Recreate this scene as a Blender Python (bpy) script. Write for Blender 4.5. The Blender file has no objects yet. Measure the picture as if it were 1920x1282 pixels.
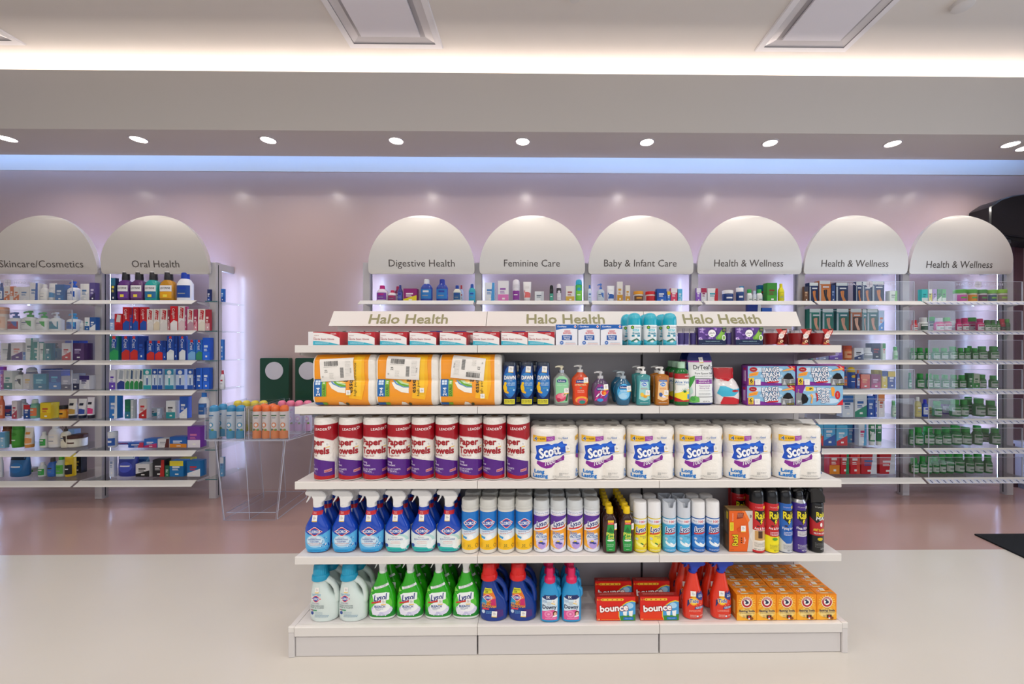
import bpy, math, random, colorsys
from mathutils import Vector, Matrix
from mathutils.geometry import tessellate_polygon
random.seed(7)
SC = bpy.context.scene
COL = SC.collection
PI = math.pi

# ---------------------------------------------------------------- camera, world, exposure
CAM_Z, FPX, PPX, PPY, YAW = 1.298, 746.7, 1013.0, 647.0, math.radians(0.65)
cd = bpy.data.cameras.new('camera'); cam = bpy.data.objects.new('camera', cd); COL.objects.link(cam)
cam.location = (0, 0, CAM_Z); cam.rotation_euler = (PI/2, 0, -YAW)
cd.lens = 14; cd.sensor_width = 36; cd.clip_start = .05
cd.shift_x = (960-PPX)/1920; cd.shift_y = (PPY-641)/1920
SC.camera = cam
W = bpy.data.worlds.new('daylight'); SC.world = W; W.use_nodes = True
bgn = W.node_tree.nodes['Background']; bgn.inputs[0].default_value = (.93, .93, 1, 1); bgn.inputs[1].default_value = .22
vs = SC.view_settings; vs.view_transform = 'Standard'; vs.look = 'None'; vs.gamma = 1; vs.exposure = 0.14
try: vs.use_curve_mapping = False
except Exception: pass
try:
    SC.cycles.max_bounces = 7; SC.cycles.transparent_max_bounces = 24
    SC.cycles.caustics_reflective = False; SC.cycles.caustics_refractive = False
    SC.cycles.sample_clamp_indirect = 4; SC.cycles.use_denoising = True
except Exception: pass

def ray(px, py):
    r = Vector((math.cos(YAW), -math.sin(YAW), 0)); f = Vector((math.sin(YAW), math.cos(YAW), 0))
    return r*((px-PPX)/FPX) + Vector((0, 0, 1))*((PPY-py)/FPX) + f
def at(px, py, Y):            # world point on the plane y=Y that shows at that pixel
    d = ray(px, py); return Vector((0, 0, CAM_Z)) + d*(Y/d.y)
def at_z(px, py, z):          # world point on the plane z=z
    d = ray(px, py); return Vector((0, 0, CAM_Z)) + d*((z-CAM_Z)/d.z)

# ---------------------------------------------------------------- large lamps of the room (out of frame)
def area(name, loc, size, power, col, rot=(0, 0, 0), spread=PI):
    l = bpy.data.lights.new(name, 'AREA'); l.shape = 'RECTANGLE'; l.size, l.size_y = size
    l.energy = power; l.color = col; l.spread = spread
    o = bpy.data.objects.new(name, l); COL.objects.link(o); o.location = loc; o.rotation_euler = rot
    return o
def spot(name, loc, power, col=(1, .93, .86), ang=150, r=.05):
    l = bpy.data.lights.new(name, 'SPOT'); l.energy = power; l.spot_size = math.radians(ang); l.spot_blend = .8; l.color = col; l.shadow_soft_size = r
    o = bpy.data.objects.new(name, l); COL.objects.link(o); o.location = loc; return o
for x in (-4.2, -2.5, -.8, .9, 2.6, 4.2):
    for y, pw in ((-1.0, 74), (.55, 24)): spot('ceiling_downlight', (x, y, 3.38), pw)
area('shopfront_daylight', (0.3, -3.6, 1.7), (9, 2.6), 56, (.90, .95, 1), rot=(PI/2, 0, 0))
area('entrance_daylight', (6.3, .6, 1.5), (3.4, 2.4), 75, (.72, .84, 1), rot=(PI/2, 0, PI/2))
area('ceiling_lamp', (0, 1.3, 3.40), (9, .10), 32, (1, .93, .86))

# ---------------------------------------------------------------- materials
def lin(h):
    c = [int(h[i:i+2], 16)/255 for i in (0, 2, 4)]
    return [x/12.92 if x <= .04045 else ((x+.055)/1.055)**2.4 for x in c]
MATS = {}
def M(h, rough=.42, metal=0, coat=0, bump=0, bscale=60, trans=0, emit=0, vary=0):
    key = (h, rough, metal, coat, bump, bscale, trans, emit, vary)
    if key in MATS: return MATS[key]
    m = bpy.data.materials.new('surface_'+h); m.use_nodes = True
    nt = m.node_tree; b = nt.nodes['Principled BSDF']; c = lin(h)+[1]
    b.inputs['Base Color'].default_value = c; b.inputs['Roughness'].default_value = rough
    b.inputs['Metallic'].default_value = metal; b.inputs['Coat Weight'].default_value = coat
    b.inputs['Coat Roughness'].default_value = .12; b.inputs['Specular IOR Level'].default_value = .35
    b.inputs['Transmission Weight'].default_value = trans
    if emit:
        b.inputs['Emission Color'].default_value = c; b.inputs['Emission Strength'].default_value = emit
    m.diffuse_color = c
    if bump or vary:
        tc = nt.nodes.new('ShaderNodeTexCoord'); n = nt.nodes.new('ShaderNodeTexNoise'); n.inputs['Scale'].default_value = bscale
        n.inputs['Detail'].default_value = 4
        nt.links.new(tc.outputs['Object'], n.inputs['Vector'])
        if bump:
            bp = nt.nodes.new('ShaderNodeBump'); bp.inputs['Strength'].default_value = bump; bp.inputs['Distance'].default_value = .01
            nt.links.new(n.outputs['Fac'], bp.inputs['Height']); nt.links.new(bp.outputs['Normal'], b.inputs['Normal'])
        if vary:
            r = nt.nodes.new('ShaderNodeMapRange'); r.inputs['To Min'].default_value = 1-vary; r.inputs['To Max'].default_value = 1+vary
            mx = nt.nodes.new('ShaderNodeMix'); mx.data_type = 'RGBA'; mx.blend_type = 'MULTIPLY'; mx.inputs['Factor'].default_value = 1
            mx.inputs['A'].default_value = c
            nt.links.new(n.outputs['Fac'], r.inputs['Value']); nt.links.new(r.outputs[0], mx.inputs['B'])
            nt.links.new(mx.outputs['Result'], b.inputs['Base Color'])
    MATS[key] = m; return m
def clear(name, tint, gloss=.12, rough=.03):
    m = bpy.data.materials.new(name); m.use_nodes = True; nt = m.node_tree; nt.nodes.clear()
    o = nt.nodes.new('ShaderNodeOutputMaterial'); t = nt.nodes.new('ShaderNodeBsdfTransparent'); g = nt.nodes.new('ShaderNodeBsdfGlossy')
    t.inputs[0].default_value = tint+(1,); g.inputs['Roughness'].default_value = rough
    lw = nt.nodes.new('ShaderNodeLayerWeight'); lw.inputs[0].default_value = .25
    ma = nt.nodes.new('ShaderNodeMath'); ma.operation = 'MULTIPLY_ADD'; ma.inputs[1].default_value = .22; ma.inputs[2].default_value = gloss*.12
    mx = nt.nodes.new('ShaderNodeMixShader'); nt.links.new(lw.outputs['Fresnel'], ma.inputs[0]); nt.links.new(ma.outputs[0], mx.inputs[0])
    nt.links.new(t.outputs[0], mx.inputs[1]); nt.links.new(g.outputs[0], mx.inputs[2]); nt.links.new(mx.outputs[0], o.inputs[0])
    return m
GLASS = clear('shelf_glass', (.93, .97, .96)); ACRYL = clear('clear_acrylic', (.975, .98, .99), .1)
FILM = clear('candle_glass', (.9, .88, .9), .15)
GEDGE = M('3f6a70', .2); AEDGE = M('c9cede', .15, coat=.5)

# ---------------------------------------------------------------- mesh builder
def inset(poly, e):
    n = len(poly); out = []
    for i in range(n):
        a, b, c = poly[i-1], poly[i], poly[(i+1) % n]
        d1 = Vector((b[0]-a[0], b[1]-a[1])); d2 = Vector((c[0]-b[0], c[1]-b[1]))
        if d1.length: d1.normalize()
        if d2.length: d2.normalize()
        nn = Vector((-d1.y-d2.y, d1.x+d2.x))
        if nn.length: nn.normalize()
        out.append((b[0]+nn.x*e, b[1]+nn.y*e))
    return out
def ccw(p):
    s = sum(p[i-1][0]*p[i][1]-p[i][0]*p[i-1][1] for i in range(len(p)))
    return list(p) if s > 0 else list(reversed(p))
def tess(p):
    return [tuple(t) for t in tessellate_polygon([[Vector((x, y, 0)) for x, y in p]])]
class MB:
    def __init__(s, k=1.0): s.v, s.f, s.m, s.mats, s.k, s.sm = [], [], [], [], k, []
    def mi(s, m):
        if m not in s.mats: s.mats.append(m)
        return s.mats.index(m)
    def add(s, vs_, fs, m, smooth=True):
        o = len(s.v); s.v += [tuple(q) for q in vs_]; i = s.mi(m)
        for f in fs: s.f.append([a+o for a in f]); s.m.append(i); s.sm.append(smooth)
        return s
    def box(s, x0, x1, y0, y1, z0, z1, m, e=0):
        p = [(x0, z0), (x1, z0), (x1, z1), (x0, z1)]
        return s.prism(p, y0, y1, m, e) if e else s.add([(x, y, z) for x, z in p for y in (y0, y1)],
            [(0, 2, 4, 6), (1, 7, 5, 3), (0, 1, 3, 2), (2, 3, 5, 4), (4, 5, 7, 6), (6, 7, 1, 0)], m, False)
    def prism(s, poly, y0, y1, m, e=0, mf=None):       # (x,z) outline run along y, edges eased by e
        poly = ccw(poly); n = len(poly); q = inset(poly, e) if e else poly
        rings = [[(x, y0, z) for x, z in q]]
        if e: rings += [[(x, y0+e, z) for x, z in poly], [(x, y1-e, z) for x, z in poly]]
        rings.append([(x, y1, z) for x, z in q])
        vs_ = [p for r in rings for p in r]; fs = []
        for k in range(len(rings)-1):
            for i in range(n): fs.append((k*n+i, k*n+(i+1) % n, (k+1)*n+(i+1) % n, (k+1)*n+i)[::-1])
        t = tess(q); L = (len(rings)-1)*n
        t2 = []
        for a, b, c in t:
            A, B, C_ = q[a], q[b], q[c]
            if (B[0]-A[0])*(C_[1]-A[1])-(C_[0]-A[0])*(B[1]-A[1]) < 0: a, c = c, a
            t2.append((a, b, c))
        s.add(vs_, fs+[(a+L, c+L, b+L) for a, b, c in t2]+([] if mf else t2), m)
        if mf: s.add(rings[0], t2, mf)
        return s
    def loft(s, secs, m, n=36, mats=None):
        # secs: (z, a, b, exponent, cx, cy)
        secs = [tuple(q)+(2, 0, 0)[len(q)-3:] for q in secs]
        vs_ = []
        for z, a, b, e, cx, cy in secs:
            for i in range(n):
                t = 2*PI*i/n; c, d = math.cos(t), math.sin(t)
                vs_.append((cx+a*math.copysign(abs(c)**(2/e), c), cy+b*math.copysign(abs(d)**(2/e), d), z))
        for k in range(len(secs)-1):
            mm = mats(0.5*(secs[k][0]+secs[k+1][0])) if mats else m
            s.add([], [], mm); i0 = s.mi(mm)
            if k == 0: o = len(s.v); s.v += vs_
            for i in range(n):
                s.f.append([o+k*n+i, o+k*n+(i+1) % n, o+(k+1)*n+(i+1) % n, o+(k+1)*n+i]); s.m.append(i0); s.sm.append(True)
        s.f.append([o+i for i in range(n)][::-1]); s.m.append(s.mi(m)); s.sm.append(True)
        s.f.append([o+(len(secs)-1)*n+i for i in range(n)]); s.m.append(s.m[-2]); s.sm.append(True)
        return s
    def tube(s, pts, rad, m, n=10, sx=1, flat=1):
        pts = [Vector(p) for p in pts]; rad = rad if isinstance(rad, (list, tuple)) else [rad]*len(pts)
        vs_ = []; up = Vector((0, 1, 0))
        for i, p in enumerate(pts):
            t = (pts[min(i+1, len(pts)-1)]-pts[max(i-1, 0)]).normalized()
            a = t.cross(up)
            if a.length < .1: a = t.cross(Vector((1, 0, 0)))
            a.normalize(); b = t.cross(a)
            for j in range(n):
                w = 2*PI*j/n; vs_.append(p+(a*math.cos(w)+b*math.sin(w)*flat)*rad[i])
        fs = [(k*n+j, k*n+(j+1) % n, (k+1)*n+(j+1) % n, (k+1)*n+j) for k in range(len(pts)-1) for j in range(n)]
        L = (len(pts)-1)*n
        return s.add(vs_, fs+[tuple(range(n))[::-1], tuple(L+j for j in range(n))], m)
    def build(s, name, parent=None, loc=(0, 0, 0)):
        me = bpy.data.meshes.new(name); k = s.k
        me.from_pydata([(x*k, y*k, z*k) for x, y, z in s.v], [], s.f); 
        for m in s.mats: me.materials.append(m)
        me.polygons.foreach_set('material_index', s.m); me.polygons.foreach_set('use_smooth', s.sm)
        me.update()
        # sharp edges by angle
        nm = {}; 
        for p in me.polygons:
            for ek in p.edge_keys: nm.setdefault(ek, []).append(p.normal.copy())
        for e in me.edges:
            ns = nm.get(e.key, [])
            if len(ns) == 2 and ns[0].dot(ns[1]) < .80: e.use_edge_sharp = True
        me.validate()
        o = bpy.data.objects.new(name, me); COL.objects.link(o); o.location = loc
        if parent is not None: o.parent = parent
        return o

# ---------------------------------------------------------------- printing (labels, lettering) laid on real surfaces
_tc = {}
def glyphs(text, off, shear):
    key = (text, round(off, 3), shear)
    if key in _tc: return _tc[key]
    c = bpy.data.curves.new('lettering', 'FONT'); c.body = text; c.size = 1; c.offset = off; c.shear = shear
    c.resolution_u = 2; c.align_x = 'CENTER'
    o = bpy.data.objects.new('lettering', c); COL.objects.link(o)
    bpy.context.view_layer.update()
    me = bpy.data.meshes.new_from_object(o.evaluated_get(bpy.context.evaluated_depsgraph_get()))
    vs_ = [(q.co.x, q.co.y) for q in me.vertices]; fs = [tuple(p.vertices) for p in me.polygons]
    bpy.data.objects.remove(o); bpy.data.meshes.remove(me); bpy.data.curves.remove(c)
    _tc[key] = (vs_, fs); return _tc[key]
def T(text, x, z, h, col, w=None, rot=0, b=.0, sh=0, o=0, oc=None):
    return ('t', text, x, z, h, col, w, rot, b, sh, o, oc)
def R(x0, z0, x1, z1, col): return ('p', [(x0, z0), (x1, z0), (x1, z1), (x0, z1)], col)
def P(pts, col): return ('p', pts, col)
def E(cx, cz, rx, rz, col, n=20, rot=0):
    cr, sr = math.cos(math.radians(rot)), math.sin(math.radians(rot)); q = []
    for i in range(n):
        a, b = rx*math.cos(2*PI*i/n), rz*math.sin(2*PI*i/n); q.append((cx+a*cr-b*sr, cz+a*sr+b*cr))
    return ('p', q, col)
def G(x0, z, x1, rows, col, h=.5, gap=1.1):      # lines of print too small to read
    out = []
    rnd = random.Random(int(x0*7+z*13+rows))
    for r in range(rows):
        x = x0; zz = z-r*gap
        while x < x1-1:
            l = min(rnd.uniform(1, 3.2), x1-x); out.append(R(x, zz, x+l, zz+h, col)); x += l+.5
    return out
def sticker(x, z, w=7, h=9, rot=0):
    s_, c_ = math.sin(math.radians(rot)), math.cos(math.radians(rot))
    def q(a, b, e, d, col): return P([(x+u*c_-v*s_, z+u*s_+v*c_) for u, v in ((a, b), (e, b), (e, d), (a, d))], col)
    return [q(-w/2, -h/2, w/2, h/2, 'f1efec'), q(-w/2, -h/2, w/2, -h/2+1.5, 'f0c53a'), q(-w*.25, 0, w*.28, h*.12, 'b5b3b2'),
            q(-w*.25, h*.2, w*.1, h*.28, 'b5b3b2'), q(-w*.25, -h*.16, w*.2, -h*.1, 'b5b3b2')]
def split(polys, ax, cuts):
    for c in cuts:
        out = []
        for p in polys:
            lo, hi = min(q[ax] for q in p), max(q[ax] for q in p)
            if hi <= c+1e-6 or lo >= c-1e-6: out.append(p); continue
            A, B = [], []
            for i in range(len(p)):
                a, b = p[i], p[(i+1) % len(p)]
                if a[ax] <= c: A.append(a)
                if a[ax] >= c: B.append(a)
                if (a[ax] < c < b[ax]) or (b[ax] < c < a[ax]):
                    t = (c-a[ax])/(b[ax]-a[ax]); m = (a[0]+(b[0]-a[0])*t, a[1]+(b[1]-a[1])*t); A.append(m); B.append(m)
            if len(A) > 2: out.append(A)
            if len(B) > 2: out.append(B)
        polys = out
    return polys
def printing(mb, design, surf, cu=(), cv=(), off=.2, step=.03, rough=.4, coat=.0):
    flat = []
    for d in design:
        if isinstance(d, list): flat += d
        else: flat.append(d)
    H = glyphs('H', 0, 0)[0]; cap = max(q[1] for q in H)-min(q[1] for q in H)
    lay = off
    for d in flat:
        jobs = []; cs = max(step*.12, .006) if step > .005 else step*.12
        if d[0] == 'p':
            p = ccw(d[1]); jobs.append(([[p[i] for i in t] for t in tess(p)] if len(p) > 4 else [p], d[2]))
        else:
            _, text, x, z, h, col, w, rot, b, sh, o, oc = d
            vb = glyphs(text, 0, sh)[0]
            if not vb: continue
            x0, x1 = min(q[0] for q in vb), max(q[0] for q in vb)
            sy = h/cap; sx = (w/(x1-x0)) if w else sy; xm = (x0+x1)/2
            cr, sr = math.cos(math.radians(rot)), math.sin(math.radians(rot))
            vv, ff = glyphs(text, 0, sh)
            for off_, cc, nd in (((b+o, oc, 10),) if o else ())+((b, col, 4 if b < .025 else 6),):
                for du, dv in ([(0, 0)]+[(off_*.8*math.cos(2*PI*(i+.5)/nd), off_*.8*math.sin(2*PI*(i+.5)/nd)) for i in range(nd)] if off_ > .004 else [(0, 0)]):
                    q = []
                    for a, c in vv:
                        u, v = (a-xm)*sx+du*sy, (c-cap/2+dv)*sy; q.append((x+u*cr-v*sr, z+u*sr+v*cr))
                    jobs.append(([[q[i] for i in f] for f in ff], cc))
        for polys, cc in jobs:
            polys = split(split(polys, 0, cu), 1, cv)
            idx = {}; vs_ = []; fs = []
            for p in polys:
                f = []
                for u, v in p:
                    kk = (round(u, 3), round(v, 3))
                    if kk not in idx: idx[kk] = len(vs_); vs_.append(surf(u, v, lay))
                    if not f or f[-1] != idx[kk]: f.append(idx[kk])
                if len(f) > 2 and f[0] == f[-1]: f.pop()
                if len(set(f)) > 2 and len(set(f)) == len(f): fs.append(f)
            mb.add(vs_, fs, M(cc, rough, coat=coat))
            lay += cs if len(jobs) > 1 else step
        if len(jobs) > 1: lay += step
    return mb
def on_loft(secs, wrap=False):
    secs = [tuple(q)+(2, 0, 0)[len(q)-3:] for q in secs]
    def ring(z):
        if z <= secs[0][0]: return secs[0][1:]
        for p, q in zip(secs, secs[1:]):
            if z <= q[0]:
                t = (z-p[0])/((q[0]-p[0]) or 1); return tuple(p[i]+(q[i]-p[i])*t for i in range(1, 6))
        return secs[-1][1:]
    def f(u, v, off):
        a, b, e, cx, cy = ring(v); a += off; b += off
        if wrap:
            t = u/a; return (cx+a*math.sin(t), cy-b*math.cos(t), v)
        r = max(-.99, min(.99, (u-cx)/a)); return (cx+r*a, cy-b*(1-abs(r)**e)**(1/e), v)
    return f
def on_plane(y): return lambda u, v, off: (u, y-off, v)
def steps(a, b, d):
    n = max(1, int((b-a)/d)); return [a+(b-a)*i/n for i in range(1, n)]

# ---------------------------------------------------------------- things
def thing(name, label, cat, loc=(0, 0, 0), rz=0, group=None):
    o = bpy.data.objects.new(name, None); COL.objects.link(o); o.location = loc; o.rotation_euler = (0, 0, rz)
    o.empty_display_size = .05; o['label'] = label; o['category'] = cat
    if group: o['group'] = group
    return o
def tag(o, label, cat, group=None):
    o['label'] = label; o['category'] = cat
    if group: o['group'] = group
    return o
def struct(o): o['kind'] = 'structure'; return o
KIDS = {}
def kids(o):
    if o.name not in KIDS: KIDS[o.name] = [c for c in COL.objects if c.parent == o]
    return KIDS[o.name]
USED = set()
def put(proto, loc, rz, label, group=None, cat=None, scale=1):
    if proto.name not in USED:
        USED.add(proto.name); r = proto; kids(proto)
    else:
        r = proto.copy(); COL.objects.link(r); KIDS[r.name] = []
        for c in kids(proto):
            d = c.copy(); COL.objects.link(d); d.parent = r
            for g in kids(c):
                h = g.copy(); COL.objects.link(h); h.parent = d
    r.location = loc; r.rotation_euler = (0, 0, rz); r['label'] = label; r.scale = (scale,)*3
    if group: r['group'] = group
    elif 'group' in r: del r['group']
    return r
ORD = ['', 'first', 'second', 'third', 'fourth', 'fifth', 'sixth', 'seventh', 'eighth', 'ninth', 'tenth', 'eleventh', 'twelfth',
       'thirteenth', 'fourteenth', 'fifteenth', 'sixteenth', 'seventeenth']
def nth(i, n):
    return ('leftmost' if i == 1 else 'rightmost' if i == n else ORD[i]+' from left')
def cname(h):
    r, g, b = [int(h[i:i+2], 16)/255 for i in (0, 2, 4)]; hh, s, v = colorsys.rgb_to_hsv(r, g, b); hh *= 360
    if v < .2: return 'black'
    if s < .13: return 'white' if v > .8 else 'grey'
    if s < .22 and v > .85: return 'cream' if 20 < hh < 80 else 'white'
    dk = 'dark ' if v < .45 else 'pale ' if s < .4 and v > .7 else ''
    n = ('red' if hh < 14 or hh > 346 else 'orange' if hh < 40 and v > .6 else 'brown' if hh < 40 else 'yellow' if hh < 68 else
         'green' if hh < 160 else 'teal' if hh < 192 else 'blue' if hh < 248 else 'purple' if hh < 292 else 'pink')
    return 'navy' if n == 'blue' and dk == 'dark ' else dk+n
# ================================================================ the room
def floor_mat(name, c, vary, rough):
    m = M(c, rough, vary=vary, bscale=1.6, coat=.25).copy(); m.name = name; return m
BACK = 3.62; SOF = 2.87; LIP = 3.30; CEIL = 3.42; SF, SB = 2.936, 3.336
XL, XR = -6.5, 4.62
FSPLIT = 2.50
fm = floor_mat('cream_epoxy', 'cdc8c0', .03, .23); fb = floor_mat('dusty_pink_epoxy', 'ac8d86', .05, .22)
b = MB(); b.box(XL, XR, -4, FSPLIT, -.05, 0, fm); struct(b.build('floor'))
b = MB(); b.box(XL, XR, FSPLIT, BACK+.2, -.05, 0, fb); struct(b.build('floor'))
wallm = M('b49e9b', .27, coat=.12, bump=.02, bscale=40)
b = MB(); b.box(XL, XR+.3, BACK, BACK+.12, 0, 2.863, wallm); struct(b.build('wall_back'))
b = MB(); b.box(XR, XR+.12, 2.2, BACK, 0, 3.6, M('9a8a94', .5)); struct(b.build('wall_right'))
b = MB(); b.box(XL-.12, XL, -1, BACK, 0, 3.6, M('c9c2c2', .5)); struct(b.build('wall_left'))
whitem = M('cfcac6', .6); cm = M('e2dcd7', .6)
b = MB(); b.box(XL, XR, -4, SB+.02, CEIL, CEIL+.1, cm)
struct(b.build('ceiling'))
# dropped soffit with the cove trough on its front and the slot behind it
b = MB()
pr = [(SF, SOF), (SB, SOF), (SB, SOF+.05), (SB+.02, SOF+.05), (SB+.02, 3.14), (BACK, 3.14), (BACK, CEIL+.1), (SB, CEIL+.1), (SB, 3.26), (SF+.03, 3.26), (SF+.03, LIP), (SF, LIP)]
pr = ccw(pr); n = len(pr)
vs_ = [(x, y, z) for x in (XL, XR) for y, z in pr]
fs = [(i, (i+1) % n, n+(i+1) % n, n+i) for i in range(n)]+[t for t in tess(pr)]+[tuple(n+i for i in t)[::-1] for t in tess(pr)]
b.add(vs_, fs, M('c3beba', .55), False); struct(b.build('trim_1'))
b = MB(); b.box(XL, XR, BACK-.006, BACK+.12, 2.863, 3.14, M('dcdfe4', .5)); struct(b.build('trim_2'))
b = MB(); b.box(4.375, 4.46, BACK-.03, BACK, 0, 2.3, M('4a3138', .4)); struct(b.build('trim_3'))
def strip(name, x0, x1, y, z, w, strength, col, label):
    b = MB(); b.box(x0, x1, y-w/2, y+w/2, z-.008, z-.001, M('e8e8e8', .4))
    b.add([(x0, y-w/2, z), (x1, y-w/2, z), (x1, y+w/2, z), (x0, y+w/2, z)], [(0, 1, 2, 3)], M(col, .4, emit=strength), False)
    return tag(b.build(name), label, 'light strip')
strip('cove_light_strip', XL+.1, XR-.1, 3.05, 3.27, .02, 34, 'fff0e4', 'warm white light strip glowing in the ceiling cove above the grey soffit')
strip('slot_light_strip', XL+.1, XR-.1, SB+.05, 3.0, .02, 62, '9cc4ff', 'cool blue light strip hidden in the slot between soffit and back wall')
# downlights
def downlight():
    t = thing('recessed_downlight', '', 'ceiling light')
    b = MB(); R0 = .052
    prof = [(.062, 0), (.060, -.004), (.052, -.005), (.047, .0)]
    for i in range(len(prof)): pass
    n = 28; vs_ = [(r*math.cos(2*PI*j/n), r*math.sin(2*PI*j/n), z) for r, z in prof for j in range(n)]
    fs = [(k*n+j, k*n+(j+1) % n, (k+1)*n+(j+1) % n, (k+1)*n+j) for k in range(3) for j in range(n)]
    b.add(vs_, fs, M('bfb9bd', .35)); b.build('trim_ring', t)
    b = MB(); b.loft([(-.0035, .046, .046), (-.001, .047, .047)], M('fff6ea', .4, emit=16), n=28); b.build('lamp_lens', t)
    return t
dp = downlight(); N = [(0+13, 262), (260, 264.5), (503, 266), (743, 266), (980, 266), (1213, 266), (1444, 267), (1674, 268.5), (1895, 271), (1922, 268)]
for i, (px, py) in enumerate(N):
    p = at_z(px, py, SOF); p.y = 3.075 if i < 9 else 3.13
    p.x = at(px, py, p.y).x
    put(dp, (p.x, p.y, SOF), 0, 'round white recessed downlight in the soffit, %s of the row' % nth(i+1, 10), 'downlights in the soffit')
    spot('downlight_lamp', (p.x, p.y, SOF-.012), 15, ang=160, r=.045)
# recessed ceiling troffers
def troffer(c0, label):
    # c0 = x of the left edge; far edge fixed, running toward the viewer
    y1, w, L = 2.85, .66, 1.27; y0 = y1-L
    t = thing('ceiling_troffer', label, 'ceiling panel', (c0+w/2, (y0+y1)/2, CEIL), 0, 'recessed ceiling troffers')
    def ringq(b, w0, l0, z0, w1, l1, z1, m):
        q = [(-w0, -l0, z0), (w0, -l0, z0), (w0, l0, z0), (-w0, l0, z0), (-w1, -l1, z1), (w1, -l1, z1), (w1, l1, z1), (-w1, l1, z1)]
        b.add(q, [(i, (i+1) % 4, 4+(i+1) % 4, 4+i) for i in range(4)], m, False)
    a, l = w/2, L/2; wm = M('efecf0', .45)
    b = MB(); ringq(b, a, l, -.001, a-.005, l-.005, -.012, wm); ringq(b, a-.005, l-.005, -.012, a-.045, l-.045, -.012, wm)
    ringq(b, a-.045, l-.045, -.012, a-.047, l-.047, -.004, M('9a979b', .4)); b.build('frame', t)
    b = MB(); sm = M('dedade', .25, metal=.2)
    ringq(b, a-.047, l-.047, -.006, a-.1, l-.1, .0, sm); ringq(b, a-.1, l-.1, 0, a-.14, l-.14, -.002, M('aaa6ab', .3)); b.build('reflector', t)
    b = MB(); b.box(-a+.13, a-.13, -l+.12, l-.12, -.02, -.006, M('ece8f0', .35)); b.build('centre_panel', t)
    return t
for px, lb in ((-128, 'white recessed ceiling troffer cut off at the top left corner'), (657, 'white recessed ceiling troffer, middle of the three, above the left arches'),
               (1414, 'white recessed ceiling troffer, right of the three, tapering up')):
    troffer(at(px, 89, 2.85).x, lb)
b = MB(); b.loft([(-.03, .045, .045), (-.025, .055, .055), (0, .058, .058)], M('dcd8d6', .5)); t = b.build('smoke_detector', loc=(at_z(1811, 1, CEIL).x, 2.44, CEIL))
tag(t, 'small round white smoke detector on the ceiling at top right', 'smoke detector')
b = MB(); b.loft([(-.02, .03, .03), (0, .035, .035)], M('dcd8d6', .5)); t = b.build('ceiling_sensor', loc=(at_z(1077, -3, CEIL).x, 2.42, CEIL))
tag(t, 'tiny round white ceiling sensor at the top edge', 'sensor')

# dark speaker at the right, hung from the soffit
t = thing('wall_speaker', 'black angular speaker mounted on the wall at the upper right edge', 'speaker')
def poly_at(pts, Y):
    return [(at(x, y, Y).x, at(x, y, Y).z) for x, y in pts]
bk = M('0b0c10', .35, coat=.2)
b = MB(); b.prism(poly_at([(1857, 388), (1861, 384), (1878, 373), (1900, 366), (1975, 356), (1985, 440), (1960, 450), (1905, 443), (1870, 436), (1857, 428)], 3.42), 3.42, 3.60, bk, .01); b.build('housing', t)
b = MB(); b.prism(poly_at([(1873, 436), (1985, 440), (1985, 462), (1905, 452), (1893, 446)], 3.44), 3.44, 3.58, M('07080b', .5), .006); b.build('lower_grille', t)
p = at(1960, 400, 3.5); b = MB(); b.box(p.x-.05, p.x+.05, 3.59, BACK-.001, p.z-.08, p.z+.08, bk); b.build('wall_bracket', t)
p = at(1896, 452, 3.44); b = MB(); b.loft([(0, .02, .012), (.03, .02, .012)], M('30323a', .3)); b.build('bolt', t, (p.x, 3.46, p.z-.012))
# low cabinet and mat on the right
x0 = at(1908, 900, 3.35).x
t = thing('low_cabinet', 'pale blue white low cabinet cut off at the right edge', 'cabinet')
p0 = at(1908, 826, 3.57); b = MB(); b.box(p0.x, XR-.005, 3.33, 3.60, .05, p0.z-.03, M('c3cbdc', .4), .004); b.build('body', t)
b = MB(); b.box(p0.x-.01, XR-.005, 3.32, 3.61, p0.z-.03, p0.z, M('c9d0df', .4), .004); b.build('cabinet_top', t)
b = MB(); b.box(p0.x+.03, XR-.005, 3.36, 3.59, 0, .05, M('8a93a8', .4)); b.build('plinth', t)
a = at_z(1827, 1001, .008); c = at_z(1965, 1065, .008); q = [(a.x, a.y), (c.x, c.y), (c.x+.55, c.y-.0), (XR-.03, a.y+.01)]
b = MB(); mm = M('14181f', .95, bump=.8, bscale=220)
q = [(a.x, a.y), (c.x, c.y), (XR-.03, c.y), (XR-.03, a.y+.0)]
b.add([(x, y, 0.0005) for x, y in q]+[(x, y, .010) for x, y in q], [(4, 5, 6, 7), (0, 1, 5, 4), (1, 2, 6, 5), (2, 3, 7, 6), (3, 0, 4, 7)], mm, False)
tag(b.build('entrance_mat'), 'dark ribbed entrance mat on the floor at the right edge', 'mat')

# ================================================================ wall shelving units with arched signs
POST = M('b9b6bb', .4); RAIL = M('d8d6d2', .4); SHADE = M('1a2630', .5)
SHELF_Z = [1.660, 1.417, 1.174, .931, .688, .445, .203]; YF = 3.26
posts_px = {1: (-30, 184), 2: (184, 398), 3: (687, 896.5), 4: (896.5, 1102), 5: (1102, 1303), 6: (1303, 1503), 7: (1503, 1699), 8: (1699, 1894)}
arch_px = {1: (82, 'Skincare/Cosmetics', 153, 76, 501), 2: (291.5, 'Oral Health', 87, 290.5, 501), 3: (790.5, 'Digestive Health', 123, 790.5, 499.5), 4: (998, 'Feminine Care', 105, 997.5, 499.5),
           5: (1201.5, 'Baby & Infant Care', 137, 1201, 499.5), 6: (1405, 'Health & Wellness', 131, 1404.5, 499.5), 7: (1604, 'Health & Wellness', 128, 1604, 500), 8: (1801, 'Health & Wellness', 127, 1800.5, 502)}
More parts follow.
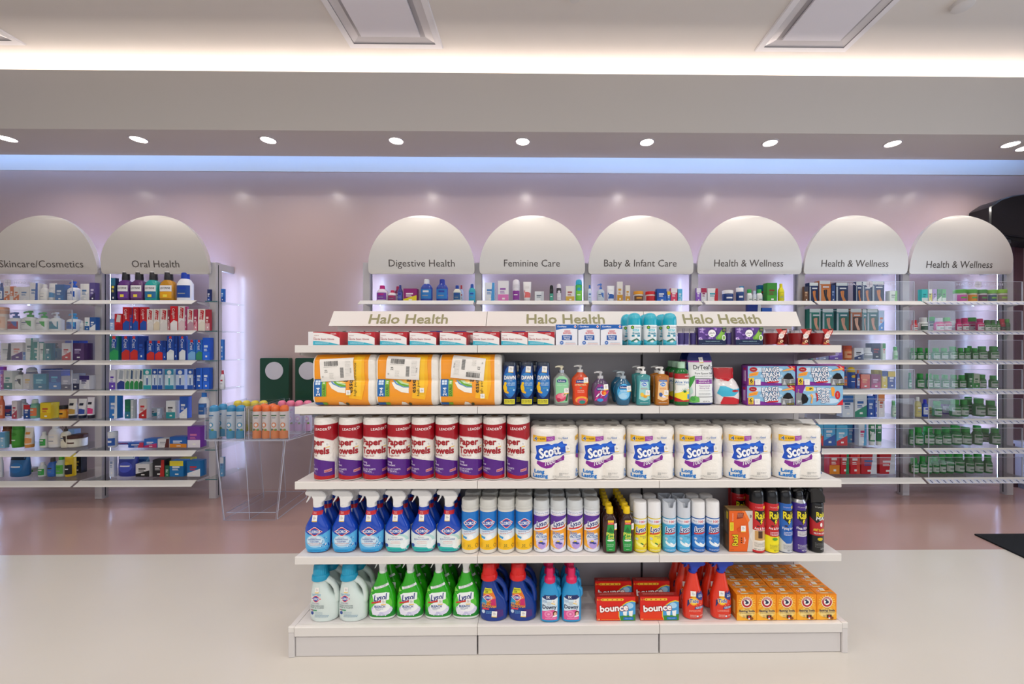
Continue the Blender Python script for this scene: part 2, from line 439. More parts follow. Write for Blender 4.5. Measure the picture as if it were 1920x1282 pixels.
unit_label = {1: 'glass wall shelf unit under the Skincare/Cosmetics arch', 2: 'glass wall shelf unit under the Oral Health arch', 3: 'glass wall shelf unit under the Digestive Health arch',
              4: 'glass wall shelf unit under the Feminine Care arch', 5: 'glass wall shelf unit under the Baby & Infant Care arch', 6: 'glass wall shelf unit under the third arch from the right',
              7: 'glass wall shelf unit under the second arch from the right', 8: 'glass wall shelf unit under the rightmost arch'}
am = bpy.data.materials.new('brushed_metal'); am.use_nodes = True; nt = am.node_tree; bs = nt.nodes['Principled BSDF']
bs.inputs['Base Color'].default_value = lin('dfdbd6')+[1]; bs.inputs['Metallic'].default_value = .65; bs.inputs['Roughness'].default_value = .46
bs.inputs['Anisotropic'].default_value = .5
tc = nt.nodes.new('ShaderNodeTexCoord'); mp = nt.nodes.new('ShaderNodeMapping'); mp.inputs['Scale'].default_value = (2, 2, 160); nz = nt.nodes.new('ShaderNodeTexNoise'); nz.inputs['Scale'].default_value = 3
bp = nt.nodes.new('ShaderNodeBump'); bp.inputs['Strength'].default_value = .12; bp.inputs['Distance'].default_value = .003
nt.links.new(tc.outputs['Object'], mp.inputs[0]); nt.links.new(mp.outputs[0], nz.inputs['Vector']); nt.links.new(nz.outputs['Fac'], bp.inputs['Height']); nt.links.new(bp.outputs[0], bs.inputs['Normal'])
def post(t, x, end=0):
    b = MB(); b.box(x-.03, x+.03, 3.40, 3.455, 0, 2.0, POST, .003)
    b.build('post', t)
    b = MB(); b.box(x-.022, x+.022, 3.4555, 3.475, .12, 1.95, POST)
    for sx in (-1, 1):
        b.box(x+sx*.0305-.0008, x+sx*.0305+.0008, 3.424, 3.430, .02, 1.98, SHADE)
    b.build('slotted_track', t)
    b = MB(); b.box(x-.010, x+.010, 3.478, 3.482, .16, 1.93, M('eeeeff', .4))
    b.add([(x-.012, 3.486, .16), (x+.012, 3.486, .16), (x+.012, 3.486, 1.93), (x-.012, 3.486, 1.93)], [(0, 1, 2, 3)], M('bcd2ff', .4, emit=26), False)
    b.add([(x-.012, 3.476, .16), (x+.012, 3.476, .16), (x+.012, 3.486, .16), (x-.012, 3.486, .16)], [(0, 1, 2, 3)], POST, False)
    b.build('light_strip', t)
    b = MB(); b.box(x-.02, x+.02, 3.455, BACK-.001, 1.94, 2.0, POST, .003); b.build('top_bracket', t)
UX = {}
for u in range(1, 9):
    x0, x1 = at(posts_px[u][0], 500, 3.40).x, at(posts_px[u][1], 500, 3.40).x; UX[u] = (x0, x1); xc = (x0+x1)/2
    t = thing('wall_shelf_unit', unit_label[u], 'shelf unit', (0, 0, 0), 0, 'arched glass shelf units along the back wall')
    post(t, x0)
    if u in (2, 8): post(t, x1)
    for z in SHELF_Z:
        if u == 2:
            b = MB(); b.box(x1+.034, x1+.13, YF+.03, 3.59, z-.008, z, GLASS); b.box(x1+.034, x1+.13, YF+.025, YF+.0295, z-.008, z-.0005, GEDGE); b.build('end_shelf', t)
        b = MB(); b.box(x0+.034, x1-.034, YF, 3.59, z-.008, z, GLASS)
        b.f = b.f; gl = b.build('glass_shelf', t)
        b = MB(); b.box(x0+.032, x1-.032, YF-.001, YF+.004, z-.008, z-.0005, GEDGE); b.build('shelf_edge', gl)
        b = MB(); xa, xb = x0+.012, x1-.012
        q = [(xa, YF-.004, z+.002), (xb, YF-.004, z+.002), (xb, YF-.055, z-.032), (xa, YF-.055, z-.032)]
        q += [(x, y+.006, zz-.002) for x, y, zz in q]
        b.add(q, [(0, 1, 2, 3)[::-1], (4, 5, 6, 7), (0, 4, 5, 1)[::-1], (3, 2, 6, 7)[::-1], (0, 3, 7, 4)[::-1], (1, 5, 6, 2)[::-1]], RAIL, False)
        if u == 8:
            d = [R(xa+i*.055+.006, 0, xa+i*.055+.050, .024, 'c4c8da') for i in range(int((xb-xa)/.055))]
            d += [R(xa+i*.055+.024, .004, xa+i*.055+.034, .018, '59607a') for i in range(int((xb-xa)/.055))]
            printing(b, d, lambda uu, v, off: (uu, YF-.055+v*.051/.034*.98-.0004-off*.0001, z-.031+v*.98+.0006), off=1, step=.3)
        b.build('price_rail', t)
        for x in (x0, x1):
            b = MB(); sg = 1 if x == x0 else -1
            b.add([(x+sg*.022, 3.40, z-.009), (x+sg*.022, YF+.02, z-.009), (x+sg*.022, YF+.02, z-.018), (x+sg*.022, 3.40, z-.035),
                   (x+sg*.028, 3.40, z-.009), (x+sg*.028, YF+.02, z-.009), (x+sg*.028, YF+.02, z-.018), (x+sg*.028, 3.40, z-.035)],
                  [(0, 1, 2, 3), (7, 6, 5, 4), (0, 4, 5, 1), (1, 5, 6, 2), (2, 6, 7, 3)], POST, False); b.build('shelf_bracket', t)
    if u in (1, 7, 8):      # clear acrylic guards standing on the shelves
        for i, z in enumerate(SHELF_Z):
            if u == 1 and i > 3: continue
            xg0, xg1 = x0+.06, x1-.06
            b = MB(); b.box(xg0, xg1, YF+.004, YF+.008, z+.001, z+.165, ACRYL)
            b.box(xg1-.004, xg1, YF+.008, YF+.2, z+.001, z+.165, ACRYL)
            b.box(xg0, xg0+.0025, YF+.002, YF+.009, z+.001, z+.166, AEDGE); b.box(xg1-.002, xg1, YF+.002, YF+.009, z+.001, z+.166, AEDGE)
            b.box(xg0, xg1, YF+.0035, YF+.0085, z+.164, z+.1665, AEDGE)
            g = b.build('acrylic_guard', t)
            if i == 0:
                b = MB(); cx = (xg0+xg1)/2+(.02 if u > 1 else -.1)
                printing(b, [T('HALO', cx-.115, z+.142, .020, 'c9c6d2', w=.13), E(cx, z+.142, .029, .029, 'c9c6d2', 24), T('HEALTH', cx+.13, z+.142, .020, 'c9c6d2', w=.16),
                             R(cx-.02, z+.1405, cx+.02, z+.1435, '8d8a99'), R(cx-.0015, z+.123, cx+.0015, z+.161, '8d8a99')], on_plane(YF+.0035), off=.0002, step=.0001)
                b.build('etched_logo', g)
    b = MB(); b.box(x0+.05, x1-.05, 3.44, 3.46, 1.93, 1.945, POST)
    b.add([(x0+.06, 3.443, 1.9455), (x1-.06, 3.443, 1.9455), (x1-.06, 3.457, 1.9455), (x0+.06, 3.457, 1.9455)], [(0, 1, 2, 3)], M('bccdff', .4, emit=50), False); b.build('uplight_strip', t)
    # arched sign
    cpx, txt, tw, tcx, ty = arch_px[u]
    pc = at(cpx, 512, 3.37); zb = at(cpx, 513.5, 3.37).z; rr = .446; zt = at(cpx, 403.5, 3.37).z; cz = zt-rr*1.0
    s_ = thing('arch', '', '') if 0 else None
    pts = [(pc.x-rr+.02, zb), (pc.x-rr+.006, zb+.004), (pc.x-rr, zb+.02)]
    for i in range(49):
        a = PI-PI*i/48; pts.append((pc.x+rr*math.cos(a), cz+rr*math.sin(a)))
    pts += [(pc.x+rr, zb+.02), (pc.x+rr-.006, zb+.004), (pc.x+rr-.02, zb)]
    b = MB(); NR, NX = 30, 12; bow = .022; h_ = zt-zb
    yb_ = lambda z: 3.372-bow*(1-(2*(z-zb)/h_-1)**2)
    def hw(z):
        if z < cz: return rr-.02*max(0, 1-(z-zb)/.02)**2
        return math.sqrt(max(0, rr*rr-(z-cz)**2))
    zs = [zb+h_*(1-(1-i/NR)**1.6) for i in range(NR)]+[zt-.0003]; zs = [zb, zb+.004, zb+.01]+[z for z in zs if z > zb+.012]
    vs_ = [(pc.x+hw(z)*(2*j_/NX-1), yb_(z), z) for z in zs for j_ in range(NX+1)]; m_ = NX+1
    b.add(vs_, [(k_*m_+j_, k_*m_+j_+1, (k_+1)*m_+j_+1, (k_+1)*m_+j_) for k_ in range(len(zs)-1) for j_ in range(NX)], am)
    o_ = [k_*m_ for k_ in range(len(zs))][::-1]+[j_ for j_ in range(1, NX)]+[k_*m_+NX for k_ in range(len(zs))]
    vv_ = [vs_[q_] for q_ in o_]; n_ = len(vv_)
    b.add(vv_+[(x, 3.388, z) for x, y, z in vv_], [(i_, n_+i_, n_+(i_+1) % n_, (i_+1) % n_) for i_ in range(n_)], am, False)
    pts = ccw(pts)
    a_ = b.build('arch_sign', t)
    b = MB(); q = ccw([(x, z) for x, z in pts]); b.prism(inset(q, .004), 3.3885, 3.394, M('f0f2ff', .35, coat=.3), 0); b.build('sign_edge', a_)
    b = MB(); c = at(tcx, ty-6.5, 3.355); k = 3.355/FPX
    printing(b, [T(txt, c.x, c.z, 12.6*k, '4b433f', w=tw*k)], lambda u_, v_, off: (u_, yb_(v_)-off, v_), (), steps(c.z-.04, c.z+.04, .008), off=.001, step=.0001, rough=.5); b.build('lettering', a_)
    for sx in (-1, 1):
        b = MB(); b.box(pc.x+sx*.43-.012, pc.x+sx*.43+.012, 3.394, 3.42, 1.93, 1.96, POST); b.build('sign_clip', a_)
# ================================================================ the free-standing gondola
GF = 1.667; GW = M('dedad6', .38, coat=.1); GW2 = M('d3cfce', .42); GDK = M('3a393d', .6); PANEL = M('bdb9bd', .5)
GX = [at(p, 900, GF).x for p in (552, 895, 1236.5, 1578.5)]
GB = 1.945
SZ = {1: 1.298, 2: 1.042, 3: .729, 4: .4166, 5: .1266}
t = thing('gondola_shelving', 'white free-standing gondola shelving loaded with products in the middle of the floor', 'shelving')
for i in range(3):
    xa, xb = GX[i]+.0008, GX[i+1]-.0008
    for l in (1, 2, 3, 4):
        z = SZ[l]; b = MB()
        b.box(xa, xb, GF, GF+.012, z-.031, z, GW, .0015); b.box(xa, xb, GF+.012, GB-.006, z-.028, z-.0015, GW2)
        b.box(xa, xb, GB-.012, GB-.006, z-.045, z-.028, GW2); b.build('shelf', t)
    b = MB(); b.box(xa, xb, GF-.004, GF+.02, .088, .1266, GW, .002); b.box(xa, xb, GF+.02, GB-.006, .1, .1251, GW2); b.build('base_deck', t)
    b = MB(); b.box(xa+.002, xb-.002, GF+.004, GF+.022, .001, .083, GW2, .002); b.build('kick_panel', t)
    b = MB(); b.box(xa+.004, xb-.004, GB, GB+.02, .1, 1.285, PANEL, .002); b.build('back_panel', t)
    b = MB(); b.box(xa+.01, xb-.01, GB+.05, GB+.30, SZ[1]-.05, SZ[1]-.022, GW2); b.build('rear_shelf', t)
for x in (GX[0]-.012, GX[3]+.012):
    b = MB(); b.box(x-.012, x+.012, GF-.002, GB+.33, 0, .104, GW2, .002); b.box(x-.0125, x+.0125, GF-.003, GF+.01, .104, .128, GW, .002)
    b.box(x-.0115, x+.0115, GF+.01, GB+.33, .104, .126, GW2)
    b.build('base_end_cap', t)
for i, x in enumerate(GX):
    sx = (.012, 0, 0, -.012)[i]
    b = MB(); xx = x+sx; w = .012 if i in (0, 3) else .003
    b.box(xx-w, xx+w, GB-.002 if i in (0, 3) else GB-.0005, GB+.05, .1, 1.345, GW2 if i in (0, 3) else GDK, .001); b.build('upright', t)
    for l in (1, 2, 3, 4):
        for sg in ((1,) if i == 0 else (-1,) if i == 3 else ()):
            z = SZ[l]; xb_ = x+sg*.006
            b = MB(); b.add([(xb_+dx, y, zz) for dx in (-.0015, .0015) for y, zz in ((GF+.03, z-.03), (GB, z-.03), (GB, z-.075), (GF+.03, z-.042))],
                            [(0, 1, 2, 3)[::-1], (4, 5, 6, 7), (0, 4, 5, 1)[::-1], (3, 2, 6, 7)[::-1]], GW2, False); b.build('shelf_bracket', t)
# header: three tilted sign panels
hz0, hz1 = at(1000, 611, 1.923).z, at(1000, 583.5, 1.967).z
HXb = [at(p, 611, 1.923).x for p in (615.5, 911, 1209, 1502.5)]; HXt = [at(p, 583, 1.967).x for p in (625.5, 914, 1206, 1493)]
for i in range(3):
    g = .0012
    q = [(HXb[i]+g, 1.923, hz0), (HXb[i+1]-g, 1.923, hz0), (HXt[i+1]-g, 1.967, hz1), (HXt[i]+g, 1.967, hz1)]
    q += [(x, y+.05 if zz < 1.43 else y+.012, zz) for x, y, zz in q]
    b = MB(); b.add(q, [(0, 1, 2, 3), (7, 6, 5, 4), (0, 4, 5, 1), (3, 2, 6, 7), (0, 3, 7, 4), (1, 5, 6, 2)], GW, False)
    sgn = b.build('header_sign', t)
    k = 1.95/FPX; cpx = (766.5, 1060.5, 1353)[i]; c = at(cpx, 598, 1.944); c.y = 1.923+.044*(c.z-hz0)/(hz1-hz0)
    L = math.hypot(.044, hz1-hz0); uy, uz = .044/L, (hz1-hz0)/L
    b = MB(); printing(b, [T('Halo Health', 0, 0, 20*k*1.0, '8f8c66', w=145*k, b=.028)],
        lambda u, v, off: (c.x+u, c.y+v*uy-off*uz, c.z+v*uz+off*uy), off=.0008, step=.0001); b.build('lettering', sgn)
b = MB(); b.box(at(632, 616, 1.96).x, at(1486, 616, 1.96).x, 1.965, 1.985, at(1, 620, 1.96).z, hz0+.008, GW); b.build('header_rail', t)
for px in (643.5, 893, 938, 1483):
    p = at(px, 620, 1.98); b = MB(); b.box(p.x-.006, p.x+.006, 1.987, 1.999, 1.285, hz0+.01, M('8f8d88', .35, metal=.3)); b.build('header_post', t)
# ================================================================ products on the gondola (built in photo-pixel units of the front row)
K = 1/445
def B(k=K): return MB(k)
def carton(name, w, h, d, side, front, top=None, topd=None, sided=None, e=.25, rough=.35):
    b = B(); b.prism([(-w/2, 0), (w/2, 0), (w/2, h), (-w/2, h)], 0, d, M(side, rough, coat=.2), e)
    printing(b, front, on_plane(0), rough=rough)
    if topd: printing(b, topd, lambda u, v, off: (u, v, h+off), rough=rough)
    if sided: printing(b, sided, lambda u, v, off: (-w/2-off, v, u), rough=rough)
    return b.build(name)
def lofted(name, parent, secs, m, mats=None, n=40, e=None):
    b = B(); b.loft(secs, m, n=n, mats=mats); return b.build(name, parent)
def label(parent, secs, design, wrap=False, name='label', cu=None, extra=(), off=.22, rough=.35):
    w = max(s[1] for s in secs)*(1.6 if wrap else 1)
    b = B(); cu = cu or steps(-w, w, 2.2); cv = [s[0] for s in secs]
    printing(b, design, on_loft(secs, wrap), cu, cv, off=off, step=.02, rough=rough, coat=.25); return b.build(name, parent)
def bar_code(x, z, w, h, col='3a3a3a'):
    out = []; r = random.Random(int(x*3+z)); c = x-w/2
    while c < x+w/2-.5:
        l = r.choice((.3, .5, .9)); out.append(R(c, z-h/2, c+l, z+h/2, col)); c += l+r.choice((.3, .5))
    return out
def diamond(cx, cz, w, h, txt, red='d8232a', blue='1c4fa8'):
    def dm(w, h): return [(cx-w/2, cz), (cx-w*.06, cz-h/2), (cx+w*.06, cz-h/2), (cx+w/2, cz), (cx+w*.06, cz+h/2), (cx-w*.06, cz+h/2)]
    return [P(dm(w+1.6, h+1.6), 'f4f2f2'), P(dm(w, h), red), P(dm(w-3.6, h-3.2), blue), T(txt, cx, cz, h*.34, 'ffffff', w=w*.80, b=.02)]
def wavyrect(x0, x1, z0, zl, zm, zr, col, n=8):
    pts = [(x0, z0), (x1, z0)]
    for i in range(n+1):
        t_ = 1-i/n; x = x0+(x1-x0)*t_; pts.append((x, zl*(1-t_)**2+2*zm*t_*(1-t_)+zr*t_*t_))
    return P(pts, col)

# ---- nitrile glove box
def glove_box():
    f = [R(-24.8, .2, 24.8, 24.8, 'ebe7e6'), P([(-24.8, 24.8), (24.8, 24.8), (24.8, 13.5), (17, 17), (6, 20.5), (-8, 22.8), (-24.8, 23.6)], 'b3202c'),
         wavyrect(-24.8, 24.8, .2, 7.8, 7.5, .6, '39b1c9'), T('LEADER', 13, 21, 2.3, 'ffffff', w=11), T('Nitrile Exam Gloves', -4.5, 11.3, 3.3, 'a32330', w=38, b=.015),
         T('POWDER FREE', -18.5, 18, 1.4, 'a85a60', w=9), T('blue', -22, 14.6, 1.5, 'a32330'), G(-21, 4.4, 5, 2, 'd8f2f6', .5, 1.5)]
    return tag(carton('glove_box', 50, 25, 46, 'c9454f', f, topd=[R(-24, 1, 24, 45, 'c8303b'), R(-12, 14, 12, 32, 'e9e4e4')], sided=[R(0.3, .5, 24.5, 45.5, 'd6a8ac'), R(.3, .5, 8, 45.5, '66aebc'), R(19, .5, 24.5, 45.5, 'b23a44')]), '', 'box')
# ---- mask box
def mask_box():
    f = [R(-20.5, .2, 20.5, 38.8, 'e4e6ee'), wavyrect(-20.5, 20.5, 31, 31, 31, 31, '1f5fb2'), P([(-20.5, 38.8), (20.5, 38.8), (20.5, 30), (8, 31.5), (-6, 31), (-20.5, 28.5)][::-1], '1f5fb2'),
         T('CareMates', -9, 35, 2.6, 'ffffff', w=17, b=.02, sh=.2), P([(13.5, 35), (16, 32), (18.5, 35), (16, 38)], 'ffffff'), R(15.4, 33.4, 16.6, 36.6, 'd03038'), R(14.4, 34.4, 17.6, 35.6, 'd03038'),
         T('GERM', 1, 26.5, 3.2, 'd8454b', w=11, b=.02), T('BUSTERS', 1, 22.7, 3.2, 'd8454b', w=15, b=.02), R(-9, 9.5, 10, 18.5, '1d55a5'),
         T('Earloop', .5, 16, 2.8, 'ffffff', w=13, b=.02), T('Masks', .5, 12, 2.8, 'ffffff', w=11, b=.02), E(-9.5, 4.5, 3.4, 3.4, '2a66b8'), T('50', -9.5, 4.5, 2.4, 'ffffff'), R(-3, 2, 17, 2.7, 'e08a3a'), G(-2, 4.6, 16, 1, '7d8ba5')]
    return tag(carton('mask_box', 41, 38.5, 40, 'd5dae6', f, topd=[R(-20, 1, 20, 39, '2360b0')]), '', 'box')
# ---- air freshener can with dome cap
def freshener():
    t = thing('air_freshener_can', '', 'air freshener')
    s = [(0, 12.2, 12.2), (1.2, 13, 13), (12, 12.6, 12.6), (25, 12.9, 12.9), (38, 13, 13)]
    lofted('body', t, s, M('e6ecef', .3, coat=.4))
    c = [(38, 13.2, 13.2), (40, 13.4, 13.4), (48, 13.2, 13.2), (54, 12.2, 12.2), (58, 10, 10), (60.5, 6.8, 6.8), (61.8, 2, 2)]
    lofted('cap', t, c, M('19a6bf', .25, coat=.6))
    d = [R(-19, 0, 19, 4, '19a3bd'), wavyrect(-19, 19, 4, 12, 3, 11, '49b8cc'), R(-19, 36, 19, 38, 'ffffff'), E(-6.5, 33.5, 3.3, 3.3, '1f5a3a'), E(-6.5, 33.5, 2, 2, '8cc63e'),
         T('FRESHMATIC', 4.8, 33.5, 1.6, '4a6a78', w=12), R(-6, 26, 6, 30.5, '6cc4d4'), T('24/7', 0, 28.2, 3, 'ffffff', w=9), T('fresh', 1, 22.3, 4.6, '1590aa', w=15, b=.03),
         R(-8, 16, 9, 19, '1a86a4'), E(0, 17.5, 2.8, 2.8, 'e9f3f6'), E(-4, 9, 5.5, 1.6, '2a6f5c', rot=25), E(4, 10, 5, 1.5, '2a6f5c', rot=-30), E(0, 6.4, 3.6, 1.5, 'e8f0f0'), G(-10, 2.3, 9, 1, 'c9eef4')]
    label(t, s, d, wrap=True); return t
# ---- candles
def candle(w0, w1, h, wax, glass, fill, neck=None):
    t = thing('jar_candle', '', 'candle')
    a0, a1 = w0/2, w1/2
    lofted('wax', t, [(1.2, a0-.9, a0-.9), (h*fill, (a0+(a1-a0)*fill)-.9, (a0+(a1-a0)*fill)-.9)], M(wax, .4), n=28)
    b = B(); b.loft([(0, a0-.5, a0-.5), (.4, a0, a0), (h*.6, a0+(a1-a0)*.6, a0+(a1-a0)*.6), (h, a1, a1)], glass, n=28); b.build('glass_jar', t)
    return t
def candle_pack():
    t = thing('candle_gift_pack', '', 'candle pack')
    b = B(); b.prism([(-26, 0), (26, 0), (27, 33.5), (-27, 33.5)], 0, 14, M('3b2a5e', .35, coat=.3), .3)
    f = [P([(-25.7, .2), (25.7, .2), (26.7, 33.3), (-26.7, 33.3)], '5a3d8a'), R(-25.9, .2, 25.9, 10.5, '1b2a4d'), P([(8, 10.5), (20, 10.5), (23, 20), (26, 33.3), (20, 33.3), (14, 22), (6, 14)], '6ea83c'),
         E(16, 20, 3, 9, '8cc24e', rot=-28), E(22, 14, 3.6, 5.5, 'e8efe2'), E(22, 14, 2.3, 4, '86b25a'), P([(-26, 10.5), (-18, 10.5), (-22, 15), (-26, 14)], 'd9c9ec')]
    rnd = random.Random(3)
    for i in range(26): f.append(E(rnd.uniform(-24, 8), rnd.uniform(13, 32), rnd.uniform(1.5, 3.4), rnd.uniform(1, 2), ('7d55b4', '9b76cc', '432a72', 'b79ade')[i % 4], 10, rnd.uniform(0, 180)))
    f += [E(-1, 22, 7.2, 7.2, 'f3f1f4'), T('glade', -1, 23, 3.2, '3a3a3a', w=10, sh=.2), E(-1, 18.2, 1.2, .8, '6ea83c'), R(18.5, 25, 26, 32, '18244a'), T('30%', 22.2, 29.6, 2, 'd8cc5a'), T('MORE', 22.2, 26.8, 1.4, 'd8cc5a'),
          T('TRANQUIL LAVENDER & ALOE', 0, 7, 1.7, 'a9cfd8', w=27), G(-20, 2.6, 18, 1, '7c8db0'), G(-24, 30.5, -14, 2, 'e6dcf2', .5, 1.6)]
    printing(b, f, on_plane(0)); b.build('sleeve', t)
    for x in (-19, 19):
        b = B(); b.loft([(1, 5.8, 5.8), (26, 6.2, 6.2)], M('4b3a80', .4), n=20); b.build('wax', t, (x*K, 20.5*K, 0))
        b = B(); b.loft([(0, 6.2, 6.2), (33, 6.9, 6.9)], FILM, n=20); b.build('glass_jar', t, (x*K, 21.5*K, 0))
    return t
def red_candle():
    t = candle(27, 33, 31, '9c1f22', FILM, .74)
    q = [(-1, .4), (14, .4), (9, 5), (10, 12), (18, 24), (18.5, 31), (-3, 30.5), (1, 24), (4, 18), (2, 10)]
    b = B(); b.prism(q, -16.5, -16.2, M('b52a28', .35, coat=.3))
    printing(b, [P([(1, 12), (9, 11), (17.5, 28), (12, 30.5), (6, 24)], 'e8a79c'), P([(2, 29.8), (13, 30.2), (10, 26), (4, 26)], 'c62b2b'), R(8, 28.3, 16, 30.4, '1f3324'), E(7.5, 17.5, 5, 4.6, 'f2ece8'),
                 T('AUTUMN', 7.5, 18.8, 1.5, '7a3030', w=7), T('APPLE', 7.5, 16.4, 1.5, '7a3030', w=6), E(6, 7.5, 5, 4, '74261c', rot=20), E(8, 7, 3.4, 2.4, 'e6c9a4', rot=25), E(8.4, 7, 1.2, 1, '5a2a18'), E(3.5, 3.5, 3, 1.4, 'c98b4a', rot=-20),
                 E(13, 22, 1.6, 1.2, 'f4d2c8'), E(9, 24, 1.4, 1, 'f4d2c8')], on_plane(-16.5)); b.build('die_cut_label', t)
    return t
# ---- bulk pack of paper rolls lying on its side
def bulk_pack():
    t = thing('paper_roll_bulk_pack', '', 'paper towel pack')
    def half(z):     # depth of the front bulge at height z
        zz = z-48; r = abs(zz)
        q = min(1, max(0, (r-34)/14)); return 44-12*q*q-2.2*math.exp(-(zz/3.5)**2)
    def ring(s, x):
        pts = []; Z = [0, .8, 3, 7, 12, 20, 30, 38, 44, 46, 48, 50, 52, 58, 66, 76, 84, 89, 93, 95.4, 96]
        for z in Z: pts.append((x, -half(z)*s, 48+(z-48)*s))
        for z in reversed(Z): pts.append((x, half(z)*s, 48+(z-48)*s))
        return pts
    S_ = [(-59, .80), (-58.4, .9), (-57, .965), (-54, .995), (-50, 1), (46, 1), (50, 1), (55, .99), (57.6, .95), (59, .87), (59.3, .78)]
    vs_ = []; n = 0
    for x, s in S_: r = ring(s, x); n = len(r); vs_ += r
    b = B(); wh = M('ebe6de', .45, coat=.4, bump=.25, bscale=70); og = M('f39a12', .3, coat=.6)
    for k in range(len(S_)-1):
        fs = [(k*n+j, k*n+(j+1) % n, (k+1)*n+(j+1) % n, (k+1)*n+j) for j in range(n)]
        b.add(vs_, fs, wh if (k < 3 or k >= 5) else og) if k == 0 else None
        if k:
            i0 = b.mi(wh if (k < 3 or k >= 5) else og)
            for f in fs: b.f.append(f); b.m.append(i0); b.sm.append(True)
    b.add([], [], wh); i0 = b.mi(wh); b.f.append([(len(S_)-1)*n+j for j in range(n)]); b.m.append(i0); b.sm.append(True)
    b.f.append(list(range(n))[::-1]); b.m.append(i0); b.sm.append(True)
    b.v = [(x, y+44, z) for x, y, z in b.v]
    b.build('wrapped_rolls', t)
    surf = lambda u, v, off: (u, 44-half(max(.5, min(95.5, v)))-off*1.6, v)
    f = [P([(10, 15), (34, 12), (40, 40), (38, 94), (18, 95), (14, 60)], 'f6b51c'), P([(18, 20), (32, 18), (34, 90), (24, 94)], 'f8c428'), P([(4, 24), (4, 47), (-12, 47), (-28, 44), (-22, 33), (-10, 26)], 'f2efe4'),
         P([(4, 36), (4, 48), (-22, 48), (-14, 40), (-5, 36.5)], '6aa92f'), P([(4, 39), (4, 48), (-18, 48), (-10, 42)], 'b7d6a0'), P([(4, 42), (4, 48), (-11, 48), (-6, 44)], 'e9b23a'), P([(5, 34.5), (5, 36.2), (-6, 36.5), (-18, 43), (-23, 48.5), (-26, 48), (-20, 41), (-6, 34.6)], '5b8ec0'),
         R(-54.5, 18, -40, 50, '1d63a8'), T('2=4', -47, 27, 6.5, 'ffffff', w=15, rot=90, b=.02), R(-52, 40, -43, 48, 'cfe0ef'), R(-52, 43.6, -43, 44.2, '1d63a8'), R(-47.8, 40, -47.2, 48, '1d63a8'),
         R(-40, 18, -32, 49, '7fb52e'), T('DOUBLE', -36, 29, 5, '1d3a20', w=20, rot=90, b=.02), R(-38, 42, -34, 44, 'e6f0da'), R(-38, 45, -34, 47, 'e6f0da'),
         R(-54.5, 1, -40, 6.5, '1d63a8'), R(-40, 1, -32, 6.5, '7fb52e'), P([(-12, 1), (2, 1), (-3, 7), (-9, 8)], 'f2efe4'), E(5, 3, 3, 3, '4a4a20'),
         T('BO', 3.5, 52, 7, '141414', w=12, rot=90, b=.03), T('essentials', 13, 52, 8, '141414', w=54, rot=90, b=.02), T('high performance', 21.5, 50, 4.4, '5a4a14', w=62, rot=90), T('o1Z', 33, 70, 0.1, 'f39a12')]
    b = B(); cv = [3, 7, 12, 20, 30, 38, 44, 46, 48, 50, 52, 58, 66, 76, 84, 89, 93]
    printing(b, f, surf, (), cv, off=.3, step=.012, rough=.3, coat=.3); b.build('wrapper_print', t)
    return t
def shipping_label(parent, x, z, rot, stick, flip=False):
    def half(z):
        r = abs(z-48); q = min(1, max(0, (r-34)/14)); return 44-12*q*q-2.2*math.exp(-((z-48)/3.5)**2)
    d = [R(-31, -21, 31, 21, 'eeeae4')]+bar_code(-10, 12, 26, 9)+[G(-24, 5.5, 2, 1, '8a8a86')]+[R(8, -15+i*.9, 14.5, -14.6+i*.9, '444') if False else R(6, -15+i*1.2, 12.5, -14.4+i*1.2, '444444') for i in range(16)]
    d += [T('23', -20, -2, 4.5, '3a3a3a', rot=90), G(-14, -6, -6, 6, 'b2b0aa', .4, 2), G(16, 14, 26, 12, 'a5a3a0', .4, 2.4), T('IV:K', 26, -2, 2.6, '55534f', rot=90, w=9), T('45', -26, -12, 2.6, '55534f', rot=90)]
    c_, s_ = math.cos(math.radians(rot)), math.sin(math.radians(rot))
    surf = lambda u, v, off: (x+u*c_-v*s_, 44-half(max(.5, min(95.5, z+u*s_+v*c_)))-off*1.6-.4, z+u*s_+v*c_)
    b = B(); printing(b, d, surf, (), steps(-20, 20, 3), off=.95, step=.006); b.build('shipping_label', parent)
    b = B(); printing(b, sticker(stick[0], stick[1], 8, 10), lambda u, v, off: (u, 44-half(v)-off*1.6-.4, v), off=1.25, step=.01); b.build('price_sticker', parent)
